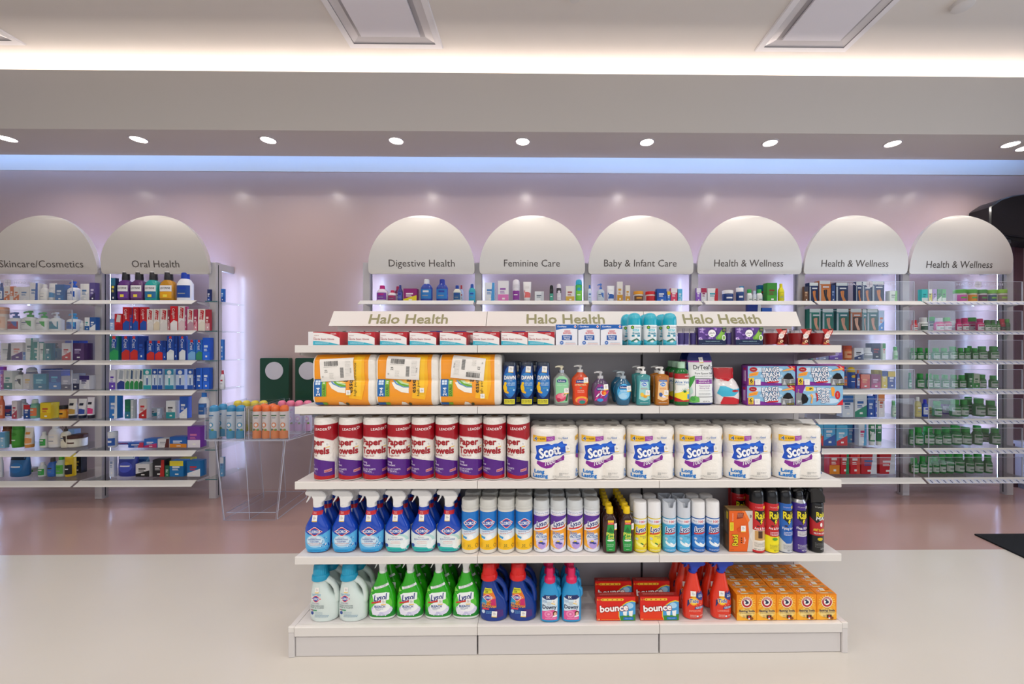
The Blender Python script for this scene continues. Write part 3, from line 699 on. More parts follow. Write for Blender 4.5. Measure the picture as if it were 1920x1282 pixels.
# ---- inverted dish soap
def dish_soap():
    t = thing('dish_soap_bottle', '', 'dish soap')
    s = [(0, 11, 9, 2.6), (1, 12, 10, 2.6), (14, 12.8, 10.5, 2.4), (24, 14.3, 11, 2.3), (40, 14.6, 11, 2.3), (54, 14.2, 11, 2.3), (66, 13.2, 10, 2.3), (75, 12.6, 9.5, 2.3), (79, 12, 9, 2.3)]
    lofted('body', t, s, M('0a2052', .12, coat=.5))
    lofted('shoulder', t, [(75, 12.9, 9.8, 2.3), (80, 12.6, 9.4, 2.3), (82.3, 10.5, 7.5, 2.3)], M('2a3446', .1, coat=.8))
    d = [E(0, 44, 12.4, 30, '1a58a6', 28), E(2, 38, 10.5, 21, '2476c0', 24), E(-1, 55, 9, 6.5, '2d7fc4'), sticker(2.5, 68, 9.5, 12, -4), T('DAWN', .5, 52.5, 7.2, 'ffffff', w=21, b=.03, o=.05, oc='102a66'), T('ULTRA', 1, 46.5, 1.6, 'cfe6f8', w=8),
         T('50% LESS', 3, 42, 3, 'd6eefa', w=14), T('SCRUBBING', 3, 38.5, 2.4, 'd6eefa', w=14), E(-8.5, 33, 3.6, 7, 'f2c21c', rot=10), E(-7.8, 41.5, 2.6, 2.8, 'f2c21c'), E(-6, 25.5, 5, 2.3, 'e8b018', rot=-25), T('hand care', 4, 33, 1.4, '9fe04c', w=9), E(8, 29, 1.6, 1.6, 'b9dcf4')]
    label(t, s, d)
    label(t, s, [R(-10.5, 2.2, 9.5, 11.5, 'e9e03a'), T('EZ-SQUEEZE', -.5, 8.6, 2.4, '24242c', w=17, b=.03), T('NO FLIPPING NEEDED', -.5, 5, 2, '24242c', w=17)], name='lower_label')
    return t
# ---- pump soap
def pump(t, z0, col, r=4, neck=None, h=13, nozzle=11, base=None):
    b = B(); m = M(col, .25, coat=.3)
    b.loft([(z0, r+1.6, r+1.6), (z0+h*.42, r+1.6, r+1.6), (z0+h*.42, r*.55, r*.55), (z0+h*.72, r*.55, r*.55), (z0+h*.74, r*.9, r*.9), (z0+h*.92, r*1.1, r*1.1), (z0+h, r*.6, r*.6)], m, n=20,
           mats=(lambda z: M(base, .2, metal=.8) if base and z < z0+h*.42 else m))
    b.tube([(2, 0, z0+h*.9), (-nozzle*.6, -1, z0+h*.93), (-nozzle, -1.5, z0+h*.88), (-nozzle-.8, -1.6, z0+h*.78)], [2.2, 1.7, 1.4, 1.1], m, 8); b.build('pump', t)
def hand_soap(liquid, lab, h, w, pc, base=None, kind=0):
    t = thing('hand_soap_pump_bottle', '', 'hand soap')
    a = w/2
    if kind < 2: s = [(0, a*.72, 8, 2.6), (1.5, a*.82, 9, 2.6), (h*.18, a*.9, 10, 2.5), (h*.4, a*.86, 10, 2.5), (h*.66, a, 10.5, 2.4), (h*.82, a*.93, 10, 2.3), (h*.92, a*.62, 8, 2.1), (h*.97, a*.42, 6, 2), (h, 6, 6, 2)]
    elif kind == 2: s = [(0, a*.62, 9, 2.4), (1.5, a*.72, 10, 2.4), (h*.22, a*.88, 11, 2.3), (h*.55, a, 11.5, 2.3), (h*.78, a*.9, 11, 2.3), (h*.9, a*.62, 8.5, 2), (h, 6, 6, 2)]
    else: s = [(0, a*.9, 8, 3.4), (1.2, a*.98, 9, 3.4), (h*.3, a*.95, 9, 3.4), (h*.62, a*.9, 9, 3.2), (h*.9, a*.98, 9, 3.2), (h*.95, a*.9, 8, 3), (h*.985, 7, 6, 2.2), (h, 5, 5, 2)]
    b = B(); b.loft(s, M(liquid, .12, coat=.7), n=40); b.build('body', t)
    pump(t, h, pc, 4, base=base)
    return t, s
# ---- generic label shapes for soaps
def softsoap(kind):
    if kind == 'rose':
        t, s = hand_soap('8a8f8c', '', 61, 34, 'e8e2c8', 'b9bcc2', 0)
        d = [P([(-10, 5), (11, 5), (13, 40), (11, 50), (4, 55), (-4, 55), (-11, 50), (-12, 38)], '8fd0a0'), E(-2, 15, 10, 8, 'd8486a'), E(-2, 17, 7, 5, 'ec7f94'), E(4, 20, 5, 4, 'f0a0a8'), E(-6, 10, 4, 4, 'b52a50'), P([(6, 8), (12, 28), (13, 24), (10, 8)], '2f6a3c'), P([(3, 18), (8, 30), (9, 22)], '3f8a4c'), T('ANTIBACTERIAL', 0, 38, 2, 'e4f5e8', w=19)]
        x = 9, 27
    elif kind == 'orange':
        t, s = hand_soap('c4461a', '', 62, 34, 'c9c9c9', None, 1)
        d = [P([(-11, 5), (11, 5), (13, 40), (10, 52), (-2, 53), (-12, 42)], 'e2441c'), E(2, 10, 12, 7, 'f0a838'), E(2, 8, 9, 5.5, 'e0506a'), E(3, 6, 6, 3.5, '2a8a7c'), T('ANTIBACTERIAL', 0, 38.5, 3, 'f8e0a0', w=22, b=.02), E(0, 33, 2, 1.6, '2a9a8c'), G(-6, 28, 7, 3, 'f3cbb8', .6, 2)]
        x = 10, 47
    elif kind == 'berry':
        t, s = hand_soap('5a4a66', '', 50, 36, 'c4c4c8', None, 2)
        d = [P([(-12, 8), (10, 7), (14, 26), (12, 38), (-6, 40), (-13, 28)], '8c2a7c')]
        for i in range(9): d.append(E(-9+i*2.6, 12+(i*7) % 22, 5, 1.3, ('e0408c', 'f4f0f6', 'c02a78', '2a6ad0')[i % 4], 8, 50))
        d += [E(4, 24, 6, 6, 'e9e4f0'), E(5, 24, 5, 5, 'e2502c'), E(6.5, 22.5, 2.6, 3.4, 'f09a2c'), E(-2, 10, 6, 3, '3a9ae0')]
        x = 9, 34
    else:
        t, s = hand_soap('1f5f82', '', 50, 33, 'a8b4bc', None, 2)
        d = [E(0, 25, 12.5, 15.5, '3aa0d8', 28), E(0, 20, 10.5, 9, '7fc4ec'), E(-2, 17, 8, 5, 'a8d6f2'), T('FRESH BREEZE', 0, 27.5, 2.2, 'e6f4fc', w=15), T('Hand Soap', 0, 23, 1.6, 'e6f4fc')]
        x = 10, 31
    zz = {'rose': 46, 'orange': 45, 'berry': 31, 'blue': 34}[kind]
    d += [P([(-9, zz-2.8), (8, zz-2.8), (9, zz), (7, zz+3), (-7, zz+3), (-9, zz+1)], '1b3a80'), T('Softsoap', -.5, zz, 2.6, 'ffffff', w=13, b=.02), sticker(x[0], x[1], 9, 11, 3)]
    label(t, s, d); return t
def dial(liq, lab, acc):
    t, s = hand_soap(liq, '', 59, 28, 'f2f2f0', None, 3)
    d = [P([(-8, 46), (8, 46), (10, 12), (0, 8), (-10, 12)], lab), R(-7, 44.5, 8, 48, '1d62b4'), T('ANTIBACTERIAL', .5, 46.2, 1.3, 'e8f2fc', w=13), E(0, 39.5, 6, 4.6, 'dfe9f4'), E(0, 39.5, 5, 3.8, '2a74c6'), T('Dial', 0, 39.5, 3.4, 'ffffff', sh=.3, w=7.5, b=.02), G(-6, 32, 6, 2, 'd0603a', .6, 1.8)]
    d += [E(-4, 20, 3.4, 4.2, acc[0], 12, 20), E(2, 17, 4, 3, acc[1], 12), E(6, 20, 2.6, 3.4, acc[0], 12, -20), sticker(6.5, 23, 8.5, 11, -3), G(-8, 4.5, 8, 1, 'd8e6e6', .7)]
    label(t, s, d); return t
def aloe():
    t = thing('aloe_gel_bottle', '', 'aloe gel')
    s = [(0, 12.5, 10, 2.8), (1.5, 13.6, 11, 2.8), (20, 14, 11, 2.6), (50, 13.8, 11, 2.6), (60, 13.6, 10.6, 2.5), (66, 11.6, 9, 2.3), (69.5, 7.5, 7, 2), (71, 6.5, 6.5, 2)]
    lofted('body', t, s, M('0f6a2c', .12, coat=.7)); lofted('cap', t, [(70, 7, 7), (78, 7.2, 7.2), (81, 7, 7), (82, 6.2, 6.2)], M('b4dcc0', .35))
    d = [R(-14, 7, 14, 60, 'eef0ea'), R(-14, 50, 14, 60, 'b8242c'), P([(-14, 60), (14, 60), (14, 57)], 'a51e26'), T('LEADER', 8, 55, 2, 'ffffff', w=9), T('Aloe Vera', -.5, 44, 5, '2a72b4', w=26, b=.02), T('Soothing Gel', -4, 39.4, 2.4, '5a92c0', w=15),
         R(-14, 7, 14, 26, 'f0dc2c'), P([(-14, 7), (14, 7), (14, 11), (0, 9.5), (-14, 15)], 'b8242c'), P([(14, 34), (4, 28), (-14, 22), (-14, 27), (2, 30)], 'eef0ea')]
    for a in (-60, -35, -12, 12, 35, 60): d.append(P([(3-1.1, 24), (3+1.1, 24), (3+math.sin(math.radians(a))*9, 25+math.cos(math.radians(a))*9)], '1f7a34'))
    d += [R(8, 12, 14, 21, '3a8ad0'), sticker(11, 33, 6, 9)]
    label(t, s, d, cu=steps(-14, 14, 1.5)); return t
def salt_bag():
    t = thing('bath_salt_bag', '', 'bath salt bag')
    s = [(0, 22.5, 10, 3), (2, 24, 13, 3), (20, 24.5, 15, 2.6), (50, 24.8, 13.5, 2.5), (75, 25, 8, 2.4), (90, 23.5, 3.2, 2.4), (98, 20, .9, 2.4), (100.5, 18.5, .7, 2.4)]
    lofted('pouch', t, s, M('182a72', .25, coat=.5))
    d = [R(-23, 4, 23, 82, 'e9ecec'), P([(-24, 84), (24, 84), (23, 81), (-23, 81)], 'a8429c'), T('DrTeal’s' if 0 else "DrTeal's", 4, 71.5, 8, '1e2226', w=37, b=.02), T('POST CARE THERAPY', 4, 65.5, 1.5, '8a9094', w=28), T('Pure Epsom Salt', 5, 60, 3.4, '3a3e42', w=35, b=.015), T('COOLING POST WRAP', 5, 54.8, 1.9, '4a4e52', w=35),
         R(-13, 15, 22, 51, '2a2e44'), R(-12, 16, 21, 50, 'ecefef'), R(-11.5, 40, 20.5, 49, '8a2c98'), T('REFRESH &', 4, 46.8, 2.4, 'ffffff', w=20), T('REVITALIZE', 4, 42.8, 2.4, 'ffffff', w=21), T('Peppermint &', 4.5, 36.3, 2.3, '7a2a88', w=21), T('Baking Soda', 4.5, 32.3, 2.3, '7a2a88', w=19), G(-6, 27, 16, 1, '9aa0a6', .7), G(-7, 21.5, 16, 2, '9aa0a6', .7, 2), T('NET WT 2 lbs', 8, 7, 2, '2a2a2a', w=13),
         P([(-23, 30), (-14, 48), (-13, 56), (-22, 52)], '3a9a3c'), P([(-23, 6), (-16, 4), (-5, 6), (-6, 14), (-14, 18), (-22, 12)], '6cbf5c'), E(-17, 12, 4, 5, '4aa64c', rot=30), P([(-23, 18), (-17, 24), (-19, 34), (-23, 30)], 'b9dcd4'), P([(21, 30), (23, 10), (23, 40)], '5a3a98'), sticker(1, 85, 8, 11, 6)]
    label(t, s, d, cu=steps(-24, 24, 3)); return t
def epsom_bag(lab):
    t = thing('epsom_salt_bag', lab, 'salt bag')
    s = [(0, 20, 10, 2.6), (2, 23, 13, 2.5, 1), (16, 24, 15, 2.3, 1), (32, 24.5, 15.5, 2.3), (44, 21, 11, 2.3, -2), (50, 17, 5, 2.2, -3), (52, 17.5, 4, 2.2, -3.5), (68, 18.5, 3, 2.2, -4.5), (71, 18, .8, 2.2, -5)]
    s = [q if len(q) == 4 or len(q) == 6 else q+(0,) for q in s]
    s = [(q+(0, 0))[:6] for q in s]
    lofted('pouch', t, s, M('e6e2e2', .25, coat=.5))
    d = [R(-25, 50, 18, 70.6, 'bb1f2a'), P([(-22, 50), (10, 50), (2, 45), (-8, 48)], 'c02430'), T('Epsom Salt', -4, 46.5, 2.6, 'c23a40', w=17, b=.02), P([(-14, 1), (22, 1), (23, 10), (10, 15), (-8, 16)], 'cc2430'), P([(-19, 22), (-10, 16), (12, 18), (24, 28), (24, 32), (10, 30), (-4, 36), (-14, 36)], '42b4d4'), E(14, 27, 7, 2.2, 'b42a30'), R(15, 66, 18, 70, 'd9d6d6'), P([(-23.5, 24), (-18, 12), (-12, 2), (-16, 2), (-23, 10)], 'd8d4d6')]
    label(t, s, d, cu=steps(-25, 25, 3)); return t
# ---- trash bag box
def trash_box(var):
    w, h, d_ = 91, 37, 20
    sky = [R(-45.3, .2, 45.3, 36.8, '86b8da'), E(-20, 30, 16, 4, 'c8def0'), E(0, 18, 22, 5, 'b4d2ea'), E(20, 8, 18, 5, 'c2daee'), E(10, 30, 12, 3, 'd6e6f4')]
    main = [P([(-45.3, .2), (45.3, .2), (40, 3), (10, 5), (-20, 7.5), (-33, 9), (-36, 12), (-45.3, 14)], '7b2c94'), P([(45.3, 36.8), (45.3, 26), (30, 36.8)], 'd02530'), T('NEW!', 40, 33.5, 2.4, 'ffffff', rot=-40),
            E(-34.5, 30.5, 7.5, 4.4, 'c8262c'), E(-34.5, 30.5, 6, 3.2, 'a01c24'), T('Home', -34.5, 30.5, 2, 'f4d8c0'), P([(-43, 17), (-27, 19.5), (-24, 26), (-30, 26), (-42, 22.5)], 'f2a23a'), T('DRAWSTRING', -34, 21, 2, 'c04a20', w=13, rot=10),
            R(-43.5, 1.5, -33.5, 15, 'e9c43c'), T('6', -38.5, 9.5, 7.5, '1c1c24', b=.03), T('BAGS', -38.5, 3.4, 2, '1c1c24'), R(-31.5, 1.5, -21, 12, 'eeecea'), G(-29, 9, -24, 3, 'b8b6b4', .5, 2),
            T('LARGE', -2, 30, 8, 'f4f6fa', w=31, rot=3, b=.03, o=.07, oc='22336e'), T('TRASH', -1.5, 20.5, 8, 'f4f6fa', w=33, rot=3, b=.03, o=.07, oc='22336e'), T('BAGS', 0, 11.5, 8, 'f4f6fa', w=25, rot=3, b=.03, o=.07, oc='22336e'),
            P([(-10, 5), (12, 6), (14, 9), (-6, 7.5)], 'c8262c'), P([(19, .5), (44, .5), (43, 14), (19, 14)], '7f8286'), P([(21, 2), (24, 12), (27, 2)], 'b9bcc0'), P([(32, 2), (36, 12), (38, 2)], 'b4b7bb'), E(31.5, 14, 11.5, 3, 'c3c6ca'),
            P([(21, 13), (24, 19), (30, 24), (36, 23), (40, 17), (42, 13), (32, 11.5)], '121216'), P([(20, 27), (36, 29), (44, 31.5), (40, 33.5), (30, 32), (21, 29)], 'e8a85a'), P([(29, .6), (44, .6), (44, 5), (29, 4)], '35352a'), T('30 GALLON', 36.5, 2.6, 1.9, 'f0e060', w=13)]
    if var:
        rt = []
        main2 = [P([(-45.3, .2), (-36, .2), (-36, 10), (-30, 28), (-26, 36.8), (-45.3, 36.8)], '7b2c94'), P([(45.3, .2), (45.3, 12), (33, .2)], 'd02530'), E(35, 19, 5, 8, 'c8262c'), T('BAGS', 35, 19, 2.4, 'e8c0a0', rot=-90), P([(22, 33), (24, 18), (28, 16), (30, 30), (27, 35)], 'f2a23a'),
                 R(-26, 27, -11, 35, 'e9c43c'), T('6', -16, 31, 6, '1c1c24', b=.03, rot=-90), T('30 ct', -40, 27, 2.5, 'f0e060', rot=-90),
                 T('LARGE', 15.5, 19, 7, 'f4f6fa', w=26, rot=-90, b=.03, o=.07, oc='22336e'), T('TRASH', 7, 18, 7, 'f4f6fa', w=27, rot=-90, b=.03, o=.07, oc='22336e'), T('BAGS', -1.5, 22, 7, 'f4f6fa', w=22, rot=-90, b=.03, o=.07, oc='22336e'), P([(-6, 6), (-2, 10), (-4, 22), (-8, 24), (-5, 14)], 'b82a30'),
                 P([(-45, 1), (-31, 1), (-30, 22), (-45, 24)], '85888c'), P([(-42, 4), (-34, 8), (-42, 10)], 'b9bcc0'), P([(-33, 2), (-24, 5), (-21, 12), (-26, 20), (-33, 23), (-35, 12)], '121216'), P([(-17, 4), (-14, 3), (-12, 18), (-16, 22), (-18, 19), (-15, 14)], 'e8a85a')]
        main = main2
    return tag(carton('trash_bag_box', w, h, d_, '7b2f8e', sky+main, topd=[R(-44, 1, 44, 19, '9a4aa8'), R(-30, 6, 30, 13, 'b86ac0')], sided=[R(3, 3, 34, 17, '8c3a9c'), R(8, 6, 28, 9, 'e0c8e8'), R(8, 11, 28, 13, 'e0c8e8'), R(30, 6, 33, 14, 'c8262c')]), '', 'box')
# ---- paper towel roll
def towel_roll():
    t = thing('paper_towel_roll', '', 'paper towel roll')
    s = [(0, 20.8, 20.8), (1.4, 22, 22), (60, 22.1, 22.1), (112, 22.1, 22.1), (115.5, 21.6, 21.6), (117, 20.5, 20.5)]
    lofted('roll', t, s, M('ece8e2', .6, coat=.25, bump=.5, bscale=90), n=48)
    lofted('core', t, [(116.6, 7, 7), (117.4, 7, 7)], M('8a7358', .8), n=20)
    L = -34; Rr = 46
    d = [P([(L, 104), (L, 82), (0, 82), (20, 79), (34, 74), (Rr, 80), (Rr, 106), (14, 104)], 'a31524'), P([(L, 82), (L, 81), (0, 81), (20, 78), (34, 73), (Rr, 79), (Rr, 80), (34, 74), (20, 79), (0, 82)], 'd8a0a8'),
         T('LEADER', 12, 96, 4.6, 'ffffff', w=25, b=.0), P([(25, 98), (27, 94.5), (31, 98.5), (29.5, 101), (27.5, 99.6), (26, 101)], 'ffffff'), P([(26, 98), (27.2, 95.8), (29.9, 98.5), (29.2, 99.9), (27.4, 98.4), (26.3, 99.8)], 'a31524'),
         T('Paper', -1, 72, 11, 'a01a26', w=39, b=.06), T('Towels', 3.5, 56, 11.5, 'a01a26', w=48, b=.06), T('Single Roll', -6, 46.8, 3.4, 'b0444e', w=22),
         P([(L, 42), (0, 41), (18, 38.5), (34, 34), (38, 33), (38, 9), (16, 8.5), (-10, 12), (L, 13)], '521a80'), P([(L, 13), (-10, 12), (16, 8.5), (38, 9), (38, 3), (L, 3)], 'b2141f'), P([(L, 2.4), (38, 2.4), (38, 3.2), (L, 3.2)], '8a1019'),
         T('Strong', -15, 34.5, 3.6, 'e6dcf2', w=13, b=.015), T('Absorbent', -12, 29, 3.6, 'e6dcf2', w=20, b=.015), T('80', -19, 19.5, 6.5, 'e6dcf2', w=8), T('2-PLY SHEETS', -3, 21.5, 2.8, 'e6dcf2', w=21, b=.015), T('PER ROLL', -6, 17.5, 2.8, 'e6dcf2', w=15, b=.015), G(-20, 14.5, 6, 1, 'a88cc8', .5),
         P([(20, 15.5), (33, 17), (33, 22), (20, 20)], 'e8c8d0'), P([(20.5, 16.1), (32.5, 17.5), (32.5, 21.4), (20.5, 19.4)], 'b2202c'), T('COMPARE', 26.5, 18.7, 1.6, 'f0d0d4', w=10, rot=6)]
    label(t, s, d, wrap=True, cu=steps(-36, 48, 3)); 
    b = B(); printing(b, sticker(25, 67, 7, 10, 6), on_loft(s, True), steps(18, 32, 2), off=.6); b.build('price_sticker', t)
    return t
# ---- toilet paper four-pack
def tissue_pack():
    t = thing('toilet_paper_pack', '', 'toilet paper')
    wm = M('efebe4', .5, coat=.35, bump=.35, bscale=60)
    r = 22.9
    def fy(x): 
        ax = abs(x)
        e = 0 if ax < r else r-math.sqrt(max(0, r*r-(ax-r)**2))
        return -r+e+4.2*math.exp(-(x/4.6)**2)+.9*min(1, abs(ax-r)/r)**2
    X = [2*r*math.sin(PI/2*i/16) for i in range(-16, 17)]
    Z = [(0, -2.6), (.7, -1.2), (2, -.4), (5, 0), (44, 0), (47, -.9), (48, -1.4), (49, -.9), (52, 0), (90, 0), (94, -.5), (96, -1.6), (97, -4)]
    vs_ = []; n = 0
    for z, o in Z:
        ring = [(x*(1+o/46), fy(x)*(1+o/23), z) for x in X]+[(x*(1+o/46), -fy(x)*(1+o/23), z) for x in X[-2:0:-1]]
        n = len(ring); vs_ += ring
    b = B(); fs = [(k*n+j, k*n+(j+1) % n, (k+1)*n+(j+1) % n, (k+1)*n+j) for k in range(len(Z)-1) for j in range(n)]
    b.add(vs_, fs, wm); L = (len(Z)-1)*n; i0 = b.mi(wm)
    for i in range(16): pass
    m = len(X)
    for base, rev in ((L, False), (0, True)):
        for j in range(m-1):
            a, c = j, j+1; a2 = (n-j) % n if j else 0; c2 = n-j-1 if j+1 < m-1 else m-1
            f = [base+a, base+c]+([base+c2] if c2 != c else [])+([base+a2] if a2 != a else [])
            if len(f) > 2: b.f.append(f[::-1] if rev else f); b.m.append(i0); b.sm.append(True)
    b.v = [(x, y+r, z) for x, y, z in b.v]; b.build('wrapped_rolls', t)
    for sx in (-r, r):
        b = B(); b.loft([(96.8, 19.5, 19.5), (97.9, 18.6, 18.6), (98.3, 17, 17)], M('e8e4dc', .7, bump=.4, bscale=80), n=30); ro = b.build('roll_end', t, (sx*K, r*K, 0))
        b = B(); b.loft([(98.25, 7, 7), (98.6, 6.8, 6.8)], M('8f8a84', .8), n=20); b.build('roll_core', ro)
    rib = [(-36, 64), (-30, 66), (-20, 67), (-13, 69), (-6, 66), (6, 69), (14, 74), (16, 69), (23, 68), (20, 60), (22, 52), (10, 47), (-6, 43), (-18, 40), (-31, 37), (-37, 40), (-34, 50)]
    pur = [(-33, 37), (-22, 34), (-8, 34), (4, 38), (12, 44), (16, 48), (18, 44), (17, 38), (10, 36), (2, 31), (-6, 24), (-16, 22), (-26, 25), (-34, 31)]
    d = [P(inset(ccw(pur), -1), 'f3eef6'), P(pur, '83268f'), P(inset(ccw(rib), -1), 'f4f6fb'), P(rib, '1a50c0'), P([(-30, 62), (-14, 64), (12, 70), (20, 64), (14, 62), (-10, 58)], '2a6ad8'),
         T('Scott', -10, 54, 17, 'f6f8fc', w=40, rot=13, b=.05, sh=.1, o=.04, oc='12307e'), T('1000', -9, 33, 7, 'f2eaf6', w=21, rot=14, sh=.3, b=.02, o=.03, oc='5a1668'), T('SHEETS', 8, 41, 1.9, 'e8d4ec', w=8, rot=14), T('PER ROLL', 9, 38.4, 1.6, 'e8d4ec', w=8, rot=14),
         T('Long', -29, 16.8, 6.2, '1a78c8', w=18, b=.06), T('Lasting', -27, 8.6, 6.2, '1a78c8', w=27, b=.06),
         P([(-41, 72), (-16, 73), (-16, 82), (-41, 84)], 'e9b62c'), T('4', -36, 77.5, 7, '1c5a9c', b=.03, o=.04, oc='ffffff'), T('= 4,000', -25.5, 78, 3.4, '4a3a18', w=15, b=.02), P([(-16, 73), (0, 74.5), (0, 82), (-16, 82)], '9a3aa0'), T('Lasts Up To', -8, 79.3, 1.9, 'f0dcf2', w=12), T('5 Weeks', -8, 76.3, 1.9, 'f0dcf2', w=9),
         T('Very', 10, 79, 3, '6a7076', w=7, sh=.2), T('Good', 19, 79.5, 3.2, '3a74c0', w=10, b=.03), G(8, 75.4, 22, 1, 'b4b8bc', .5), G(8, 13, 14, 3, '8a8d90', .7, 1.6), G(15, 13.5, 26, 2, '9a9da0', .5, 1.5), G(-4, 7, 28, 2, '8f9295', .6, 1.8), P([(39, 74), (45.3, 75), (45.3, 84), (39, 82)], 'e9b62c'), P([(41, 76), (43.5, 76), (42.4, 82)], '1c5a9c'), P([(40, 50), (45.3, 46), (45.3, 68), (41, 62)], '1a50c0'), P([(40, 42), (45.3, 38), (45.3, 46), (40, 48)], '83268f'), T('L', 42.5, 17, 6, '1a78c8', b=.04), T('La', 42.3, 9.5, 6, '1a78c8', w=5, b=.04)]
    cu = steps(-45, 45, 2.2)
    surf = lambda u, v, off: (u, r+fy(max(-45.5, min(45.5, u)))-off*1.5+(0 if not 44 < v < 52 else .2), v)
    b = B(); printing(b, d, surf, cu, [44, 47, 48, 49, 52], off=.25, step=.01, rough=.4); b.build('wrapper_print', t)
    b = B(); printing(b, sticker(24, 59, 8, 12, 3), surf, cu, [52], off=.85, step=.01); b.build('price_sticker', t)
    return t
# ---- trigger heads
def trigger(t, z0, col, kind=0, x0=0):
    m = M(col, .35, coat=.2)
    if kind == 0:      # broad bathroom sprayer
        body = [(-8, 0), (8, 0), (8.5, 6), (14, 11), (16.5, 17), (14, 24), (8, 28), (-14, 29), (-21, 28.5), (-23.5, 25), (-22.5, 21), (-17, 19), (-11, 18), (-8.5, 12)]
        trg = [(-17, 20), (-13.5, 19), (-16, 13), (-22, 5), (-23, 6), (-19, 14)]; col_r = 9
    elif kind == 1:
        body = [(-5, 0), (5, 0), (5.5, 8), (9, 16), (13, 22), (13, 27), (-9, 27), (-12, 24), (-11, 20), (-7, 18), (-6, 10)]
        trg = [(-11, 21), (-7.5, 20), (-9, 14), (-14, 6), (-16, 5), (-13, 12)]; col_r = 7
    else:
        body = [(-6, 0), (6, 0), (6.5, 5), (12, 11), (20, 13), (22, 17), (16, 24), (0, 26), (-16, 25), (-22, 22), (-21, 18), (-10, 16), (-7, 9)]
        trg = [(-15, 17), (-11, 16.5), (-12, 12), (-17, 8), (-19, 9), (-15.5, 12)]; col_r = 7
    b = B(); b.loft([(z0-3, col_r, col_r), (z0+2, col_r, col_r), (z0+3.4, col_r*.8, col_r*.8)], m, n=24); b.build('collar', t)
    b = B(); b.prism([(x+x0, z+z0+1) for x, z in body], -6, 6, m, 1.6); hd = b.build('spray_head', t)
    b = B(); b.prism([(x+x0, z+z0+1) for x, z in trg], -2.6, 2.6, m, .6); b.build('trigger', t)
def clorox_spray(kind):
    t = thing('bathroom_spray_bottle', '', 'spray bottle')
    s = [(0, 17, 11, 2.8), (1.2, 19.5, 12.5, 2.8), (8, 22.5, 13, 2.7), (18, 23.6, 13, 2.6), (35, 23.8, 13, 2.5), (45, 23.4, 13, 2.5), (51, 21, 12.5, 2.4), (60, 16.2, 11.5, 2.3), (68, 12, 10, 2.1), (74, 10, 9, 2), (80, 10, 9.2, 2), (84, 9.6, 9, 2)]
    lofted('body', t, s, M('1244b4', .18, coat=.6)); trigger(t, 84.5, 'edeceb', 0)
    mid = 'e6eef2'
    if kind == 0:
        d = [P([(-24.5, 6), (-19, 1.5), (19, 1.5), (24.5, 6), (24.8, 41), (14, 35), (0, 31), (-14, 35), (-24.8, 41)], '55b0e4'), E(0, 22, 17, 12, 'a6d4ee', 24), E(-1, 23, 14, 9, 'd6eaf6', 24), P([(-24, 9), (-19, 1.5), (19, 1.5), (24, 9), (10, 7), (-10, 7)], '2aa2dc')]
        rr = random.Random(5)
        for i in range(34): d.append(E(20-abs(rr.gauss(0, 5)), 12+abs(rr.gauss(0, 7)), rr.uniform(.4, .9), rr.uniform(.4, .9), ('2450a0', 'ffffff', '5a8ac8')[i % 3], 6))
        d += [T('DISINFECTING', -1, 25.3, 2.5, '3a5aa8', w=24, b=.015), T('CLEANER', -1, 21.4, 2.5, '3a5aa8', w=17, b=.015), G(-14, 17, 13, 1, 'd86050', .7), G(-9, 14.5, 10, 1, 'e08878', .5)]
    else:
        d = [P([(-24.5, 6), (-19, 1.5), (19, 1.5), (24.5, 6), (24.8, 41), (14, 35), (0, 31), (-14, 35), (-24.8, 41)], 'd9e6e8'), E(6, 24, 16, 11, 'b4dcd8', 24), E(3, 23, 15, 9, 'e6eeee', 24), P([(-24, 11), (-19, 1.5), (19, 1.5), (24, 11), (12, 9), (-10, 10)], '24b4ac'), E(14, 12, 6, 5.5, 'e9f2f2'), E(20, 17, 4.5, 6, 'eef4f4'), E(-18, 13, 3.4, 3.4, '22489c'), T('BLEACH FOAMER', -1, 24.5, 2.7, '3a5aa8', w=28, b=.015), G(-9, 19.6, 8, 1, 'd86050', .7), G(-10, 17, 9, 1, 'e08878', .5)]
    d += [T('Bathroom', -2, 28.5, 1.9, '3a4a98', w=11), G(-12, 4.6, 12, 1, '2a6aa0', .6)]+diamond(0, 40.5, 27, 15.5, 'CLOROX')
    label(t, s, d, cu=steps(-25, 25, 2))
    label(t, s, [R(-10, 70, 10, 77.5, 'c4202c'), T('KILLS', -2, 75.2, 1.8, 'f4d8d8'), T('99.9%', -2, 72.5, 1.8, 'f4d8d8'), sticker(-2, 64, 10, 12)], name='neck_band', cu=steps(-10, 10, 1.6), off=.35)
    return t
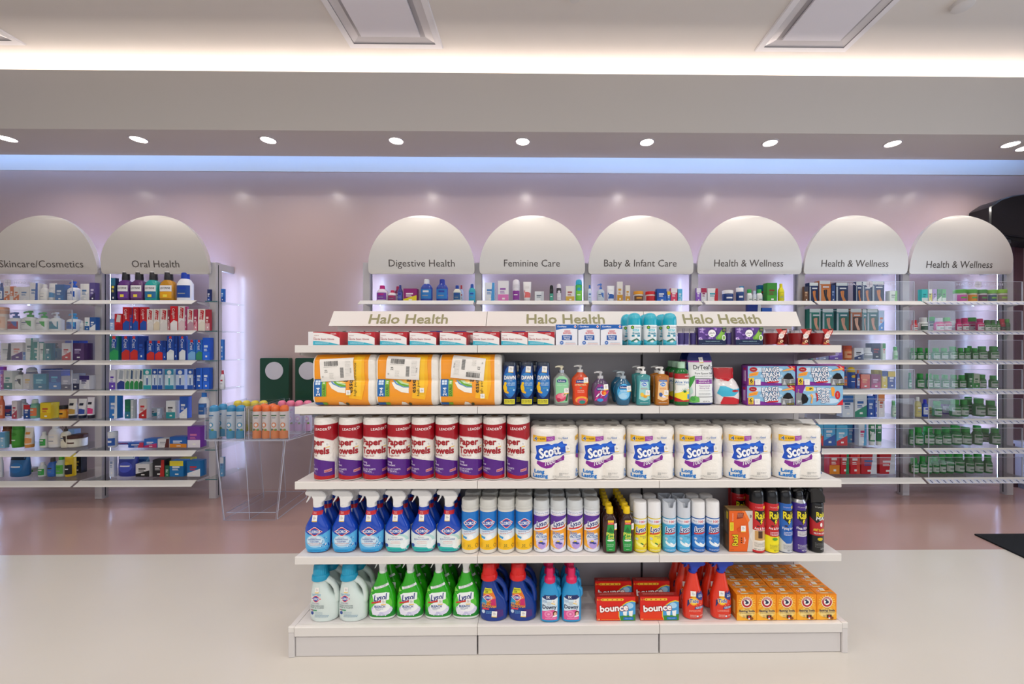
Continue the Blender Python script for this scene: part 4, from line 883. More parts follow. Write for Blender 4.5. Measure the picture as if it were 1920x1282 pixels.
def wipes(kind):
    t = thing('wipes_canister', '', 'wipes canister')
    R_, H_ = (16.6, 82) if kind == 0 else (15.4, 79)
    s = [(0, R_-1, R_-1), (1, R_, R_), (H_, R_, R_)]
    lofted('canister', t, s, M('ddd9d0' if kind == 0 else 'dfe2e8', .35, coat=.3))
    lofted('lid', t, [(H_, R_+.6, R_+.6), (H_+4, R_+.7, R_+.7), (H_+4.5, R_+.1, R_+.1), (H_+15, R_-.2, R_-.2), (H_+17.5, R_-1.5, R_-1.5)], M('c9c9c4' if kind == 0 else 'c9cdcf', .3, coat=.3))
    lofted('lid_top', t, [(H_+17.4, R_-3.5, R_-3.5), (H_+18, R_-4, R_-4)], M('b0b0ae', .4))
    w = R_*1.35
    if kind == 0:
        d = [R(-w, 7, w, 78, 'dce9f2'), R(-w, 44, w, 78, '1b76c8'), P([(-w, 44), (w, 44), (w, 52), (0, 46), (-w, 54)], '3c9ad8'), P([(-w, 7), (w, 7), (w, 30), (4, 26), (-8, 32), (-w, 34)], 'f6c21c'), E(-2, 30, 11, 5, 'e8eef0'), E(3, 31, 5, 4.6, 'f4f4f2'), P([(-14, 29), (-5, 27), (-4, 31), (-13, 33)], '3a9ad4')]
        d += diamond(1.5, 57, 27, 17, 'CLOROX')+[T('Disinfecting Wipes', 1, 42.5, 2.7, '2a52a0', w=25, rot=8, sh=.2), T('Kills 99.9% of Viruses', 1, 38, 2, 'd8402c', w=25, rot=8), T('35', 0, 15, 4.6, '4a5a38'), G(-5, 10.5, 7, 1, '8a7a30', .6), E(15, 14, 3, 3.4, '3a3a3a', 14), E(15, 14, 2.2, 2.6, 'f6c21c', 14), G(-16, 19, -8, 5, 'b89a30', .4, 1.8)]
    else:
        d = [R(-w, 2, w, 77, 'e8ebf2'), R(-w, 66, w, 72, 'e9eef8'), T('Kills Cold & Flu Viruses', 0, 74.5, 2.4, '2a4a98', w=30), T('99.9% of Viruses & Bacteria', 0, 71, 1.9, 'c04a50', w=28), P([(-w, 69), (w, 69), (w, 60), (0, 54), (-w, 46)], '5a2c98'), P([(-w, 46), (-w, 36), (w, 44), (w, 66), (-8, 56)], 'e9ecf4'),
             P([(-w, 38), (w, 46), (w, 30), (14, 12), (8, 8), (12, 20), (10, 36), (-w, 34)], 'f4a52a'), P([(-w, 36), (-10, 38), (-14, 26), (-8, 14), (2, 6), (-w, 10)], 'f7b93c'), E(0, 17, 11, 9, 'd6cdf0'), E(1, 14, 8, 7, 'b49ade'), E(-2, 19, 4.5, 2, '2a3a80', rot=15), E(3, 17, 4, 1.8, '33489a', rot=-10), E(-1, 21.5, 3, 1.4, 'e8d040'),
             T('Lysol', 1, 55, 9, '22337c', w=24, rot=10, sh=.35, b=.035, o=.05, oc='f4f6fa'), P([(-14, 42), (14, 47.5), (14, 50.5), (-14, 45)], 'd0322c'), T('DUAL', -4.5, 36, 5, '1d6cb8', w=15, b=.03, sh=.15, o=.03, oc='f6f6f6'), T('ACTION', 0, 30, 5, '1d6cb8', w=22, b=.03, sh=.15, o=.03, oc='f6f6f6'), T('WIPES', 7, 24.8, 2.4, '1d5ca8', w=9, b=.02), T('35', -11, 6, 3, '6a7aa8')]
    label(t, s, d, wrap=True, cu=steps(-w, w, 2.2)); 
    if kind: label(t, s, [sticker(14, 57, 6, 12)], wrap=True, name='price_sticker', off=.9)
    return t
def pine_bottle():
    t = thing('pine_cleaner_bottle', '', 'cleaner bottle')
    s = [(0, 11.5, 8, 3), (1.5, 13.3, 9.1, 3), (25, 13.6, 9.1, 3), (48, 13.6, 9.1, 3), (62, 13, 9, 2.8), (69, 9, 8, 2.3), (73, 6, 6, 2)]
    lofted('body', t, s, M('35170f', .15, coat=.6)); lofted('cap', t, [(72.5, 6.2, 6.2), (73.5, 6.6, 6.6), (84, 6, 6), (85.3, 5, 5)], M('e9c417', .35), n=24)
    d = [P([(-7.5, 4), (8, 4), (9, 20), (6, 34), (6, 58), (-5, 58), (-7, 40), (-9, 24)], '1f9440'), P([(-5, 62), (6, 62), (6, 58), (-5, 58)], 'ecc02a'), P([(-5, 58), (6, 58), (6.4, 54), (-5.4, 54)], 'd8323a'), T('ORIGINAL', .5, 56, 1.3, 'f4e0d0', w=9), P([(-6, 40), (0, 50), (6, 40)], '146a30'), T('Pine', -.5, 36.5, 5.6, 'e4f25a', w=14, b=.03, o=.03, oc='14502a'), T('Sol', .5, 30, 5.6, 'e4f25a', w=10, b=.03, o=.03, oc='14502a'), E(0, 24.5, 6.5, 1.8, 'e0ece0'), G(-6, 17, 6, 3, 'b8e0c0', .6, 2), G(-3, 7, 4, 1, 'c8ecd0', .7)]
    label(t, s, d); label(t, s, [sticker(9.8, 50, 5, 12)], name='price_sticker', off=.6); return t
def lysol_can(col, col2, notch=False, acc='f0d030'):
    t = thing('disinfectant_spray_can', '', 'spray can')
    s = [(0, 11.8, 11.8), (.8, 12.9, 12.9), (2, 12.7, 12.7), (62, 12.9, 12.9), (64, 12.2, 12.2)]
    b = B(); b.loft(s, M(col, .3, coat=.4), n=40); b.build('can', t)
    if notch:
        b = B(); n = 40; r = 12.9; vs_ = []; cm_ = M('cdd3dc', .35)
        for i in range(n):
            a = 2*PI*i/n; zt = 84 if abs(((a+PI/2+PI) % (2*PI))-PI) < .34 else 94+1.5*math.cos(2*a)
            for rr, z in ((r, 64.5), (r, zt-.5), (r-1.2, zt), (r-1.2, 80)): vs_.append((rr*math.cos(a), rr*math.sin(a), z))
        b.add(vs_, [(4*i+k, 4*((i+1) % n)+k, 4*((i+1) % n)+k+1, 4*i+k+1) for i in range(n) for k in range(3)]+[tuple(4*i+3 for i in range(n))], cm_)
        b.loft([(80, 4, 4), (88, 3.4, 3.4), (89, 2.6, 2.6)], cm_, n=16); b.build('cap', t)
    else: lofted('cap', t, [(64.5, 12.9, 12.9), (91, 12.6, 12.6), (93.5, 12, 12), (94.4, 10.5, 10.5)], M('e9e9ea', .35, coat=.2))
    w = 18.5
    d = [R(-w, 1.5, w, 63, col), R(-w, 54, w, 62.5, 'e3e7ee'), T('KILLS', -10, 58, 2.8, '3a62a8', w=8, b=.02), T('100', 1, 58.2, 4.4, 'd23a42', w=9, b=.04), T('Flu & Cold', 10, 58, 2, '3a62a8', w=8), R(-w, 52.6, w, 53.6, 'c9d6e8'),
         P([(-w, 26), (-8, 34), (8, 36), (w, 42), (w, 20), (6, 10), (-w, 8)], col2), E(2, 17, 13, 6, 'e8f4fa' if col != 'e6cf1f' else 'f7f08a', rot=-10), E(3, 20, 12, 4.6, col2, rot=-12),
         T('Lysol', 0, 44, 9, 'f6f8fc', w=22, sh=.35, rot=8, b=.03, o=.09, oc='f6f8fc'), T('Lysol', 0, 44, 9, '22337c', w=22, sh=.35, rot=8, b=.03), P([(-12, 33), (10, 36), (10, 38.6), (-12, 35.6)], 'd0322c'), T('Disinfectant', 4, 31, 2.2, '2a4a80', w=14), T('Spray', 6, 28, 2.2, '2a4a80', w=7), E(-9, 25.5, 3, 2.4, 'c4cfe0'),
         E(6, 13, 3, 2.4, acc, rot=30), E(1, 17, 3.6, 1.3, '2a7a3a' if col == 'e6cf1f' else 'ffffff', rot=-30), E(10, 15, 2.2, 2, acc), G(-11, 5, 12, 2, 'dfe9f2', .5, 1.4)]
    label(t, s, d, wrap=True, cu=steps(-w, w, 2)); return t
def fogger():
    f = [R(-22.3, .3, 22.3, 77.7, 'e2611c'), P([(12, .3), (22.3, .3), (22.3, 77.7), (2, 77.7), (14, 55), (16, 30)], 'cfcac4'), P([(16, 30), (22.3, 18), (22.3, 40)], 'dcd8d2'), P([(2, 77.7), (14, 55), (17, 60), (8, 77.7)], 'f07a34'),
         P([(-8, 62), (4, 64), (6, 74), (-6, 74)], '8a2f1a'), G(-6, 72, 4, 4, 'd8a890', .6, 2), T('Raid', -11, 22, 10, 'ecd81c', w=20, rot=90, b=.03, o=.05, oc='1a1a1a'), T('Fogger', 6, 22, 3.6, 'fbe8dc', w=13, rot=90), E(1, 22, 1.4, 1, '241a14'), E(1, 26, 1.4, 1, '241a14'), E(1, 18, 1.4, 1, '241a14'),
         E(-2, 42, 5, 4, 'd44a14'), R(-21, 40, -14, 56, 'e8d42a'), G(-20, 53, -15, 6, '6a6020', .5, 2), T('Concentrated', -16, 66, 2, 'fbe8dc', rot=90, w=14), T('3', 18, 68, 5, '3a3634', b=.02), G(-20, 4, -14, 1, '3a2a20'), sticker(4, 44, 9, 12)]
    return tag(carton('fogger_box', 45, 78, 24, '6b5030', f, topd=[R(-21, 1, 21, 23, 'a88a5c'), G(-18, 19, 18, 6, '6a5030', .8, 2.6)], sided=[R(1, 1, 77, 23, '5a4a38'), R(6, 5, 30, 14, '8a5a34'), R(34, 6, 70, 20, '7a6a58'), R(60, 3, 74, 10, 'c8b030')]), '', 'box')
def raid_can(col, low, band, title, cap='101014', kind=0):
    t = thing('insect_spray_can', '', 'insect spray')
    s = [(0, 12.2, 12.2), (1, 13.4, 13.4), (90, 13.4, 13.4), (93, 12.6, 12.6)]
    b = B(); b.loft(s, M(col, .3, coat=.4), n=40); b.build('can', t)
    cm_ = M(cap, .25, coat=.4)
    if kind == 0:
        lofted('cap', t, [(93, 13.3, 13.3), (100, 13.2, 13), (108, 12.8, 12.4), (115, 11.5, 10.5), (118.5, 8.5, 7.5), (119.5, 4, 4)], cm_)
    elif kind == 1:
        lofted('steel_shoulder', t, [(93, 12.6, 12.6), (96, 11.5, 11.5), (99, 9.8, 9.8)], M('b9babd', .25, metal=.7)); b = B(); b.loft([(98, 9, 9), (104, 9.2, 9.2), (112, 8, 8), (116, 6, 5)], cm_, n=30); b.prism([(-12, 112), (8, 112), (8, 117), (-6, 118), (-13, 116)], -4, 4, cm_, 1); b.build('cap', t)
    else:
        b = B(); b.prism([(-13.2, 92), (13.4, 92), (13.4, 104), (6, 118), (-6, 124), (-17, 122), (-19, 116), (-14, 112)], -10, 10, cm_, 2.5); b.build('cap', t)
        b = B(); b.prism([(-17, 112), (-12, 112), (-16, 98), (-20, 90), (-22, 91), (-19, 102)], -3, 3, cm_, .8); b.build('trigger', t)
    w = 18
    d = [R(-w, 1.2, w, 90, col), T('S C Johnson', -2, 86, 2, 'f0d8d8', w=13), R(6, 83, 13, 88, 'e8c82a' if kind != 1 else 'd8d8e0')]
    d += [P([(-10, 80), (12, 80), (9, 64), (3, 57), (1, 52), (-2, 58), (-8, 63)], '0e0e12'), T('Raid', 2, 71, 13, 'e9d91a', w=22, b=.03, o=.03, oc='0e0e12'), P([(1, 63), (5, 63), (2.6, 59), (4.6, 59), (0, 53), (1.4, 57.6), (-.6, 57.6)], 'ecdc1c')]
    d += [P([(-w, 1.2), (w, 1.2), (w, 28), (6, 18), (-4, 18), (-w, 30)], low) if title[0] == 'F' and kind == 0 else R(-w, 1.2, w, band, low)]
    d += [T(title, 2, 46.5, 4.2, 'f4f0f0', w=25, b=.02), E(-4, 51, 3, 1.2, '14140f' if kind else '3a1414')]
    if title[0] == 'A' and low == 'e9e2d6': d += [R(-10, 24, 12, 42, 'c89a5a'), R(-4, 28, 4, 42, '4a2a18'), R(-w, 1.2, w, 5, 'c01a24'), G(-11, 19, 12, 4, '9a948a', .8, 2.2), T('NET WT 17.5 OZ', 0, 7.5, 2.6, '2a2a2a', w=24)]
    else: d += [R(-9, 31, 12, 41, 'd9d6dc' if kind == 1 else col), G(-8, 38.5, 11, 3, '5a5a66' if kind == 1 else 'e4e4ec', .9, 2.4), G(-9, 15, 12, 4, 'f2f2ee' if low not in ('c9ccd2', 'f0e014') else '5a5a4a', .5, 2.2), T('NET WT 15', 5, 5.5, 2.6, 'f4f4f4' if low not in ('c9ccd2', 'f0e014') else '2a2a2a', w=15)]
    if low == 'f0e014': d += [E(0, 27, 5, 2.6, '4a9a2a')]
    if kind == 2: d = [R(-w, 1.2, w, 90, '121214'), T('S C Johnson', -2, 86, 2, 'd8d8d8', w=13), P([(-w, 32), (w, 32), (w, 62), (10, 66), (-6, 56), (-w, 66)], 'b01820'), P([(-10, 80), (12, 80), (10, 62), (-8, 62)], '0e0e12'), T('Raid', 2, 72, 9, 'e0d41e', w=17, b=.03), T('MAX', 4, 64.5, 6, 'd8d8dc', w=22, b=.05, sh=.1), E(2, 53, 2.2, 4, 'f2e8e4'), T('ANT & ROACH', 2, 43, 4.4, 'e0d41e', w=27, b=.03), T('KILLS ON CONTACT', 2, 36.5, 3, 'f0f0f0', w=25, b=.02), R(-10, 33, 14, 34, 'd02028'), E(0, 26, 5, 3, 'c8b418'), G(-9, 18, 12, 4, '8a8a8a', .5, 2.4), T('NET WT', 5, 8, 2.4, 'd8d8d8', w=10)]
    label(t, s, d, wrap=True, cu=steps(-w, w, 2)); label(t, s, [sticker(14.5, 56, 5, 14)], wrap=True, name='price_sticker', off=.9); return t
# ---- jugs with a handle
def jug(kind):
    t = thing('stain_remover_jug', '', 'laundry jug')
    body = 'd3e0dc' if kind == 0 else '14388c'; bm = M(body, .3, coat=.3)
    pr = [(0, 0), (1.5, 0), (10, 0), (25, 0), (38, 0), (50, -3), (60, -7), (68, -9), (74, -9), (79, -9)]
    W_ = [22, 25.5, 27, 27, 25, 17.5, 14.5, 12.5, 10.5, 10.5]
    s = [(z, w, 15-(.05*z), 2.5, x, 0) for (z, x), w in zip(pr, W_)]
    s[4] = (38, 24.5, 14.5, 2.4, -1.5, 0); s[5] = (50, 18.5, 13, 2.3, -7, 0); s[6] = (60, 15.5, 12, 2.2, -8.5, 0); s[7] = (68, 13.5, 11.5, 2.1, -9, 0)
    b = B(); b.loft(s, bm, n=40); b.build('body', t)
    b = B(); b.tube([(19, 0, 24), (22.6, 0, 34), (22.8, 0, 46), (19.5, 0, 58), (13, 0, 67), (4, 0, 73), (-5, 0, 75)], [5, 5.2, 4.8, 4.7, 5, 5.4, 6.5], bm, 16, flat=1.25); b.build('handle', t)
    cc = '1f9cc4' if kind == 0 else 'd8201e'
    b = B(); n = 48; cm_ = M(cc, .35, coat=.2); x0 = -9
    b.loft([(74, 15.5, 14.5, 2, x0, 0), (75, 16, 15, 2, x0, 0), (82, 15.2, 14.2, 2, x0, 0), (84, 13.5, 12.8, 2, x0, 0)], cm_, n=36)
    vs_ = []
    for z, rr in ((84, 12.8), (92, 12.4), (100, 11.6), (103, 10), (104.5, 5)):
        for i in range(n): a = 2*PI*i/n; q = rr+(.5 if i % 2 else -.1)*(1 if z < 101 else 0); vs_.append((x0+q*math.cos(a), q*math.sin(a)*.95, z))
    b.add(vs_, [(k*n+j, k*n+(j+1) % n, (k+1)*n+(j+1) % n, (k+1)*n+j) for k in range(4) for j in range(n)]+[tuple(4*n+j for j in range(n))], cm_); b.build('cap', t)
    if kind == 0:
        d = [T('Clorox', -11, 42.5, .1, body), T('3X', -11, 49, 1, 'd3e0dc'), G(-20, 49.5, -2, 2, '4a9aca', .8, 2)]+diamond(-11, 42, 20, 12, 'CLOROX')+[T('COLORS', -12, 33.5, 2.7, '8a7aa0', w=15), T('STAIN REMOVER', -9, 29, 2.7, '5a6a74', w=27), T('FREE & CLEAR', -9, 25.3, 2.7, '5a6a74', w=27), R(-22, 19.5, -9, 21.2, '3a9a6a'), R(-22, 19.5, -17, 21.2, 'b03a6a'), E(-18.5, 15, 3, 3, '2a4a9a'), G(-13, 17, 2, 3, '9ab4c4', .5, 1.8), G(-13, 11, 14, 2, '6a94b8', .8, 2.2), sticker(-9, 58, 7, 10)]
    else:
        d = [P([(-22, 16), (-2, 16), (6, 26), (4, 44), (-2, 56), (-4, 60), (-16, 61), (-19, 50)], 'e0762a'), P([(-19.5, 50), (-16, 61), (-4, 60), (-2, 52)], 'd6d42a'), P([(-22, 16), (-2, 16), (6, 26), (-12, 30), (-23, 30)], '14388c'), P([(-23, 30), (-12, 30), (-14, 44), (-20, 46)], '2a9ad0'), P([(-8, 30), (5, 28), (4, 42), (-4, 40)], 'c8286a'), P([(2, 22), (18, 20), (19, 8), (6, 6)], '4a2a78'),
             T('REMOVES', -10.5, 57.4, 2, '24401a', w=11, b=.02), T('3X', -12.5, 53.8, 3.2, '24401a', b=.03)]+diamond(-10.5, 43.5, 20, 11, 'CLOROX')+[T('Colors', -9, 35.8, 2.4, '9ad04a', w=11), T('STAIN', -13, 31, 4, 'f4a428', w=16, b=.03), T('REMOVER', -8, 26.4, 4, 'f4a428', w=27, b=.03), R(-21, 21, -8, 23.4, 'e03a4a'), E(-19, 17, 3.2, 3.2, 'c8dcf0'), G(-14, 18, -2, 3, '7ab4e8', .7, 2), sticker(2, 13, 10, 11, -4)]
    label(t, s, d, cu=steps(-27, 27, 2)); return t
def lysol_bleach():
    t = thing('bleach_spray_bottle', '', 'spray bottle')
    s = [(0, 22, 12, 2.8), (1.2, 24.5, 13.5, 2.8), (5, 25.6, 14, 2.7), (24, 26, 14, 2.6), (40, 25, 14, 2.5), (54, 20.5, 13, 2.4), (66, 14, 11, 2.3), (76, 10.4, 10, 2.1), (84, 9.2, 9, 2)]
    wh = M('e2e8e4', .3)
    lofted('body', t, s, M('2aa818', .2, coat=.5), mats=lambda z: wh if z < 4.9 else M('2aa818', .2, coat=.5)); trigger(t, 85, 'ecedec', 1)
    d = [P([(-25, 6), (25, 6), (25.5, 18), (12, 12), (-14, 12), (-25, 16)], '17862c'), E(0, 30, 21, 20, '5cc83c', 24), E(2, 19, 20, 11, 'c9c6e6', 20), E(-9, 16, 8, 7, 'e9e6f6'), E(12, 18, 9, 8, 'dcd8f0'), E(2, 24, 16, 9, 'f2f4f6'), P([(-16, 46), (-10, 50), (10, 52), (16, 50), (16, 38), (-12, 34)], 'eef4f4'), P([(-24, 52), (-16, 46), (-20, 48)], 'a8e06a'),
         P([(-14, 60), (12, 67), (14, 63), (-12, 56)], 'eef2f0'), T('NEW! MORE', 0, 62.6, 1.9, '2a3a6a', w=20, rot=14), T('POWERFUL ACTION', 0, 60, 1.6, '2a3a6a', w=20, rot=14), T('Lysol', 0, 42.5, 10.5, '20347c', w=26, sh=.35, rot=10, b=.035, o=.05, oc='f6f8fc'), P([(-18, 30), (2, 34), (2, 37.5), (-17, 33)], 'd0322c'), T('BLEACH', -1, 25.5, 4.2, '1d4c94', w=20, b=.03), T('Multi-Purpose', -2, 21.6, 1.8, '3a5a9a', w=15), T('Cleaner', -4, 19.2, 1.6, '3a5a9a', w=9), sticker(6, 34, 9, 11)]
    d += [E(x, z, 1.2, 1, 'f6f6ff', 8) for x, z in ((-14, 11), (-6, 9), (3, 10), (10, 9), (17, 13), (19, 22))]+[P([(-20, 50), (-13, 54), (-22, 58)], '8cdc5a')]
    label(t, s, d, cu=steps(-26, 26, 2)); return t
def downy():
    t = thing('fabric_softener_bottle', '', 'fabric softener')
    s = [(0, 16, 11, 2.8), (1.5, 18.2, 12.5, 2.8), (30, 18.8, 13, 2.6), (48, 18.4, 12.5, 2.5), (56, 16.8, 12, 2.4), (64, 13.5, 10.5, 2.2), (71, 10, 9.5, 2), (73, 9.2, 9.2, 2)]
    lofted('body', t, s, M('2a94cc', .3, coat=.3)); pk = M('d81f5c', .35, coat=.2)
    lofted('cap', t, [(71, 10.4, 10.4), (78, 10.4, 10.4), (80, 8, 8), (81, 7, 7), (94, 6.6, 6.6), (97, 5.8, 5.8)], pk, n=28)
    b = B(); b.tube([(15, 0, 42), (18.4, 0, 48), (17.5, 0, 56), (13, 0, 61)], [3.5, 4, 4, 3.5], M('2a94cc', .3, coat=.3), 12, flat=1.6); b.build('handle', t)
    d = [P([(-15, 5), (13, 5), (14.5, 46), (10, 51), (-10, 51), (-15, 46)], 'd5e8f4'), P([(-15, 46), (-10, 51), (10, 51), (14.5, 46), (8, 43), (-8, 43)], '1c2c66'), T('3X', -4, 47.4, 4, 'ffffff', b=.03), P([(-15, 5), (13, 5), (13.5, 20), (6, 24), (-4, 23), (-15, 21)], 'e0569a'), E(-3, 16, 8, 6.5, 'ee8cb8'), E(-3, 16, 5, 4, 'e06aa4'), E(-3, 16, 2.4, 2, 'f4aacc'), E(9, 17, 3.8, 5, '5a3420'), E(9.6, 16, 2.6, 3.2, 'e8bc9c'), P([(3, 10), (13, 11), (13.4, 14), (6, 13)], 'f0f0f4'), G(-9, 7.6, 11, 1, 'f6d0e2', .7), T('Downy', -1, 29.5, 7, '1c2c52', w=26, b=.03), E(-2, 36, 4.5, 3, 'c2d0d8'), sticker(7, 38.5, 8, 8, -20), G(-14, 41, -5, 3, '6a9ac4', .6, 1.6)]
    label(t, s, d, cu=steps(-19, 19, 2)); return t
def bounce():
    f = [R(-36.7, .3, 36.7, 44.7, 'd8241c'), P([(-36.7, .3), (6, .3), (4, 12), (10, 22), (-36.7, 16)], 'e23c1c'), P([(36.7, 36), (36.7, .3), (8, .3), (5, 8), (5, 18), (10, 28), (20, 35), (30, 38)], 'e9d22a'), P([(36.7, 34.5), (36.7, .3), (9, .3), (6.5, 8), (6.5, 18), (11, 27), (20, 33), (30, 36)], '4a9ed8'), E(26, 28, 7, 5.5, 'a8d4f0'), P([(9, .3), (36.7, .3), (36.7, 12), (22, 10), (7, 9)], '3c8a34'),
         P([(14, 10), (20, 9), (21, 18), (13, 17)], 'f4f4f2'), P([(25, 9), (31, 8), (32, 19), (24, 18)], 'f4f4f2'), R(14, 1.5, 33, 6.5, '2472c0'), T('FRESH LINEN', 23.5, 4, 1.7, '9cc8ea', w=13), T('bounce', -4, 24, 11.5, 'fbf5f3', w=52, rot=4, b=.05, o=.07, oc='8c1018'),
         T('5-1', -33, 40, 3, 'f0c23c', w=6, b=.02), E(-26, 40, 2.6, 2.2, 'f0c23c'), R(-26, 37.8, 12, 42.2, 'f0c23c'), E(12, 40, 2.6, 2.2, 'f0c23c'), [E(x, 40, 1.4, 1.2, 'b85a1c', 8) for x in (-25, -16, -7, 2, 10)], T('34', -33, 2.8, 3, 'f6e0a0', b=.02), G(-28, 2.4, 8, 1, 'e8a03a', .8)]
    return tag(carton('dryer_sheet_box', 73, 45, 14, 'b81c1a', f, topd=[R(-36, 1, 36, 13, '9c2420'), G(-30, 8, 30, 2, 'd88a80', .9, 4)], sided=[R(2, 2, 43, 12, 'a82420'), R(8, 3, 16, 11, 'd8cfc8'), R(20, 4, 36, 8, 'd8a8a0')]), '', 'box')
def tide():
    t = thing('fabric_spray_bottle', '', 'spray bottle')
    s = [(0, 15.5, 11, 2.6), (2, 18.6, 12.5, 2.6), (14, 19.2, 13, 2.5), (32, 19.6, 13, 2.4), (46, 19, 12.5, 2.3), (56, 16, 11.5, 2.2), (66, 13.2, 10.5, 2.1), (78, 11, 9.5, 2), (88, 8.6, 8.5, 2), (91, 8, 8, 2)]
    lofted('body', t, s, M('e0331a', .22, coat=.5)); trigger(t, 92, '1f3fb0', 2, 2)
    d = [P([(-14, 25), (-6, 40), (-13, 40)], '22306e'), P([(3, 52), (14, 56), (18, 46), (14, 38), (2, 44)], '22408c'), P([(4, 55), (9, 58), (2, 46)], '22306e'), E(-2, 38, 8.5, 8.5, 'f4a21c', 24), E(-2, 38, 6.5, 6.5, 'f8d23a', 24), T('Tide', -1.5, 38.5, 7, '20409a', w=17, b=.03, o=.05, oc='f8f4ea', sh=.1), T('KILLS', 11, 49.5, 2, 'ffffff', w=7), T('99.9%', 11, 46.4, 2.4, 'ffffff', w=8, b=.02),
         P([(-1, 22), (16, 23), (18, 28), (1, 27)], '22408c'), T('ANTIBACTERIAL', 8.5, 26, 1.9, 'ffffff', w=14, b=.02), T('FABRIC SPRAY', 8.5, 23.7, 1.8, 'ffffff', w=13), G(-11, 19, 12, 2, 'f6c0b0', .6, 2), G(-9, 10, 3, 3, 'f6c0b0', .9, 2), E(5, 8, 1.8, 1.8, 'd8e8f4'), G(9, 9.5, 15, 2, 'f6c0b0', .8, 2), sticker(-3, 52.5, 10, 11, -2), [E(x, z, .5, .6, 'ffd8c8', 6) for x, z in ((6, 34), (10, 31), (12, 36), (3, 30))]]
    label(t, s, d, cu=steps(-20, 20, 2)); return t
def soda_box():
    w, h, dd = 37.6, 48.5, 20
    f = [R(-18.8, .2, 18.8, 48.3, 'ee8f14'), E(0, 22, 17, 15, 'f6a92a', 24), P([(-18.8, .2), (18.8, .2), (18.8, 14), (0, 24), (-18.8, 14)], 'f7b02c'), E(0, 14, 16, 9, 'f8cf6a', 20), E(0, 12, 12, 7, 'f9dc8c', 20)]
    for i in range(18):
        a = 2*PI*i/18; f.append(P([(1.0*math.cos(a+1.57), 34.5+1.0*math.sin(a+1.57)), (16*math.cos(a)-1.2*math.cos(a+1.57), 34.5+13*math.sin(a)-1.2*math.sin(a+1.57)), (16*math.cos(a)+1.2*math.cos(a+1.57), 34.5+13*math.sin(a)+1.2*math.sin(a+1.57))], 'f8c648'))
    f += [E(0, 34.5, 10.6, 10.6, 'f4ead8', 28), E(0, 34.5, 9.4, 9.4, 'b3202c', 28), E(0, 34.5, 6, 6, 'f2ece6', 24), P([(-3.5, 32), (0, 31), (3, 33), (4, 31.5), (3, 36), (-1, 38.5), (-4, 37), (-1.5, 35.5)], '24304e'), P([(-4.4, 38.4), (-.6, 40), (-.2, 38.8), (-4, 37.2)], '24304e')]
    for i, ch in enumerate('ARM&HAMMER'):
        a = math.radians(150-i*120/9); f.append(T(ch, 7.7*math.cos(a), 34.5+7.7*math.sin(a), 1.9, 'f6e6e0', rot=math.degrees(a)-90, b=.02))
    f += [T('pure', 0, 22.6, 2.2, '2a3050', w=6), T('Baking Soda', 0, 18.8, 3.6, '1f2a50', w=29, b=.04), G(-14, 14.5, 14, 1, '6a5a40', .7), T('100+', -6, 9.6, 1.9, '5a2a18', w=5), T('USES', -6, 7, 1.9, '5a2a18', w=5), R(-1, 4.8, 8, 11, '2a1a14'), E(3.4, 8, 2, 2, 'c0302c'), E(8, 4.8, 3.8, 2.6, '8a4a18'), R(2, 3, 5, 6, 'f2e8dc'), G(13, 1.8, 18, 1, '6a4a20', .5)]
    tp = [R(-18.6, .4, 18.6, dd-.4, 'e8881a'), E(-9, dd*.5, 3.4, 3.4, 'f4ead8', 16), E(-9, dd*.5, 2.8, 2.8, 'b3202c', 16), E(-9, dd*.5, 1.5, 1.5, 'f2ece6', 12), R(-10, 2, 6, 5, 'cfc6a0'), R(5, 2, 15, 7, 'a88a5a'), G(6, 16, 16, 3, '9a5a14', .7, 2), P([(-5, 9), (4, 8), (5, 18), (-4, 19)], 'ded8cc'), P([(-5, 9), (4, 8), (4.1, 9.4), (-4.9, 10.4)], 'f0c53a'), G(-2, 15, 2, 3, 'b4b0a8', .5, 1.6)]
    return tag(carton('baking_soda_box', w, h, dd, 'd97c12', f, topd=tp, sided=[R(1, 1, 47, 19, 'd07414'), R(8, 5, 34, 16, 'e8c06a')]), '', 'box')

# ---------------------------------------------------------------- setting the stock out on the gondola
def shelf_y(z, py): return CAM_Z and FPX*(CAM_Z-z)/(py-PPY)
def lay(proto, desc, xs, lvl, Y, rows=1, pitch=.07, half=0, group=None, name=None, dx=0, rz=0, jit=.004, front='front row'):
    z = SZ[lvl]+.0005; n = len(xs); rnd = random.Random(len(desc)*7+n)
    for r in range(rows):
        for i, px in enumerate(xs):
            x = at(px, 700, Y).x+dx*r
            if r and jit: x += rnd.uniform(-jit, jit)
            if n == 1: w = ''
            else: w = nth(i+1, n)
            if rows == 1: lb = desc+(', '+w if w else '')
            else: lb = desc+', '+(w+' column, ' if w else '')+('front' if r == 0 else 'rearmost' if r == rows-1 else ORD[r+1]+' row back')
            put(proto, (x, Y+half*K+r*pitch, z), rz if r == 0 else rz+rnd.uniform(-.05, .05), lb, group if n*rows > 1 else None)
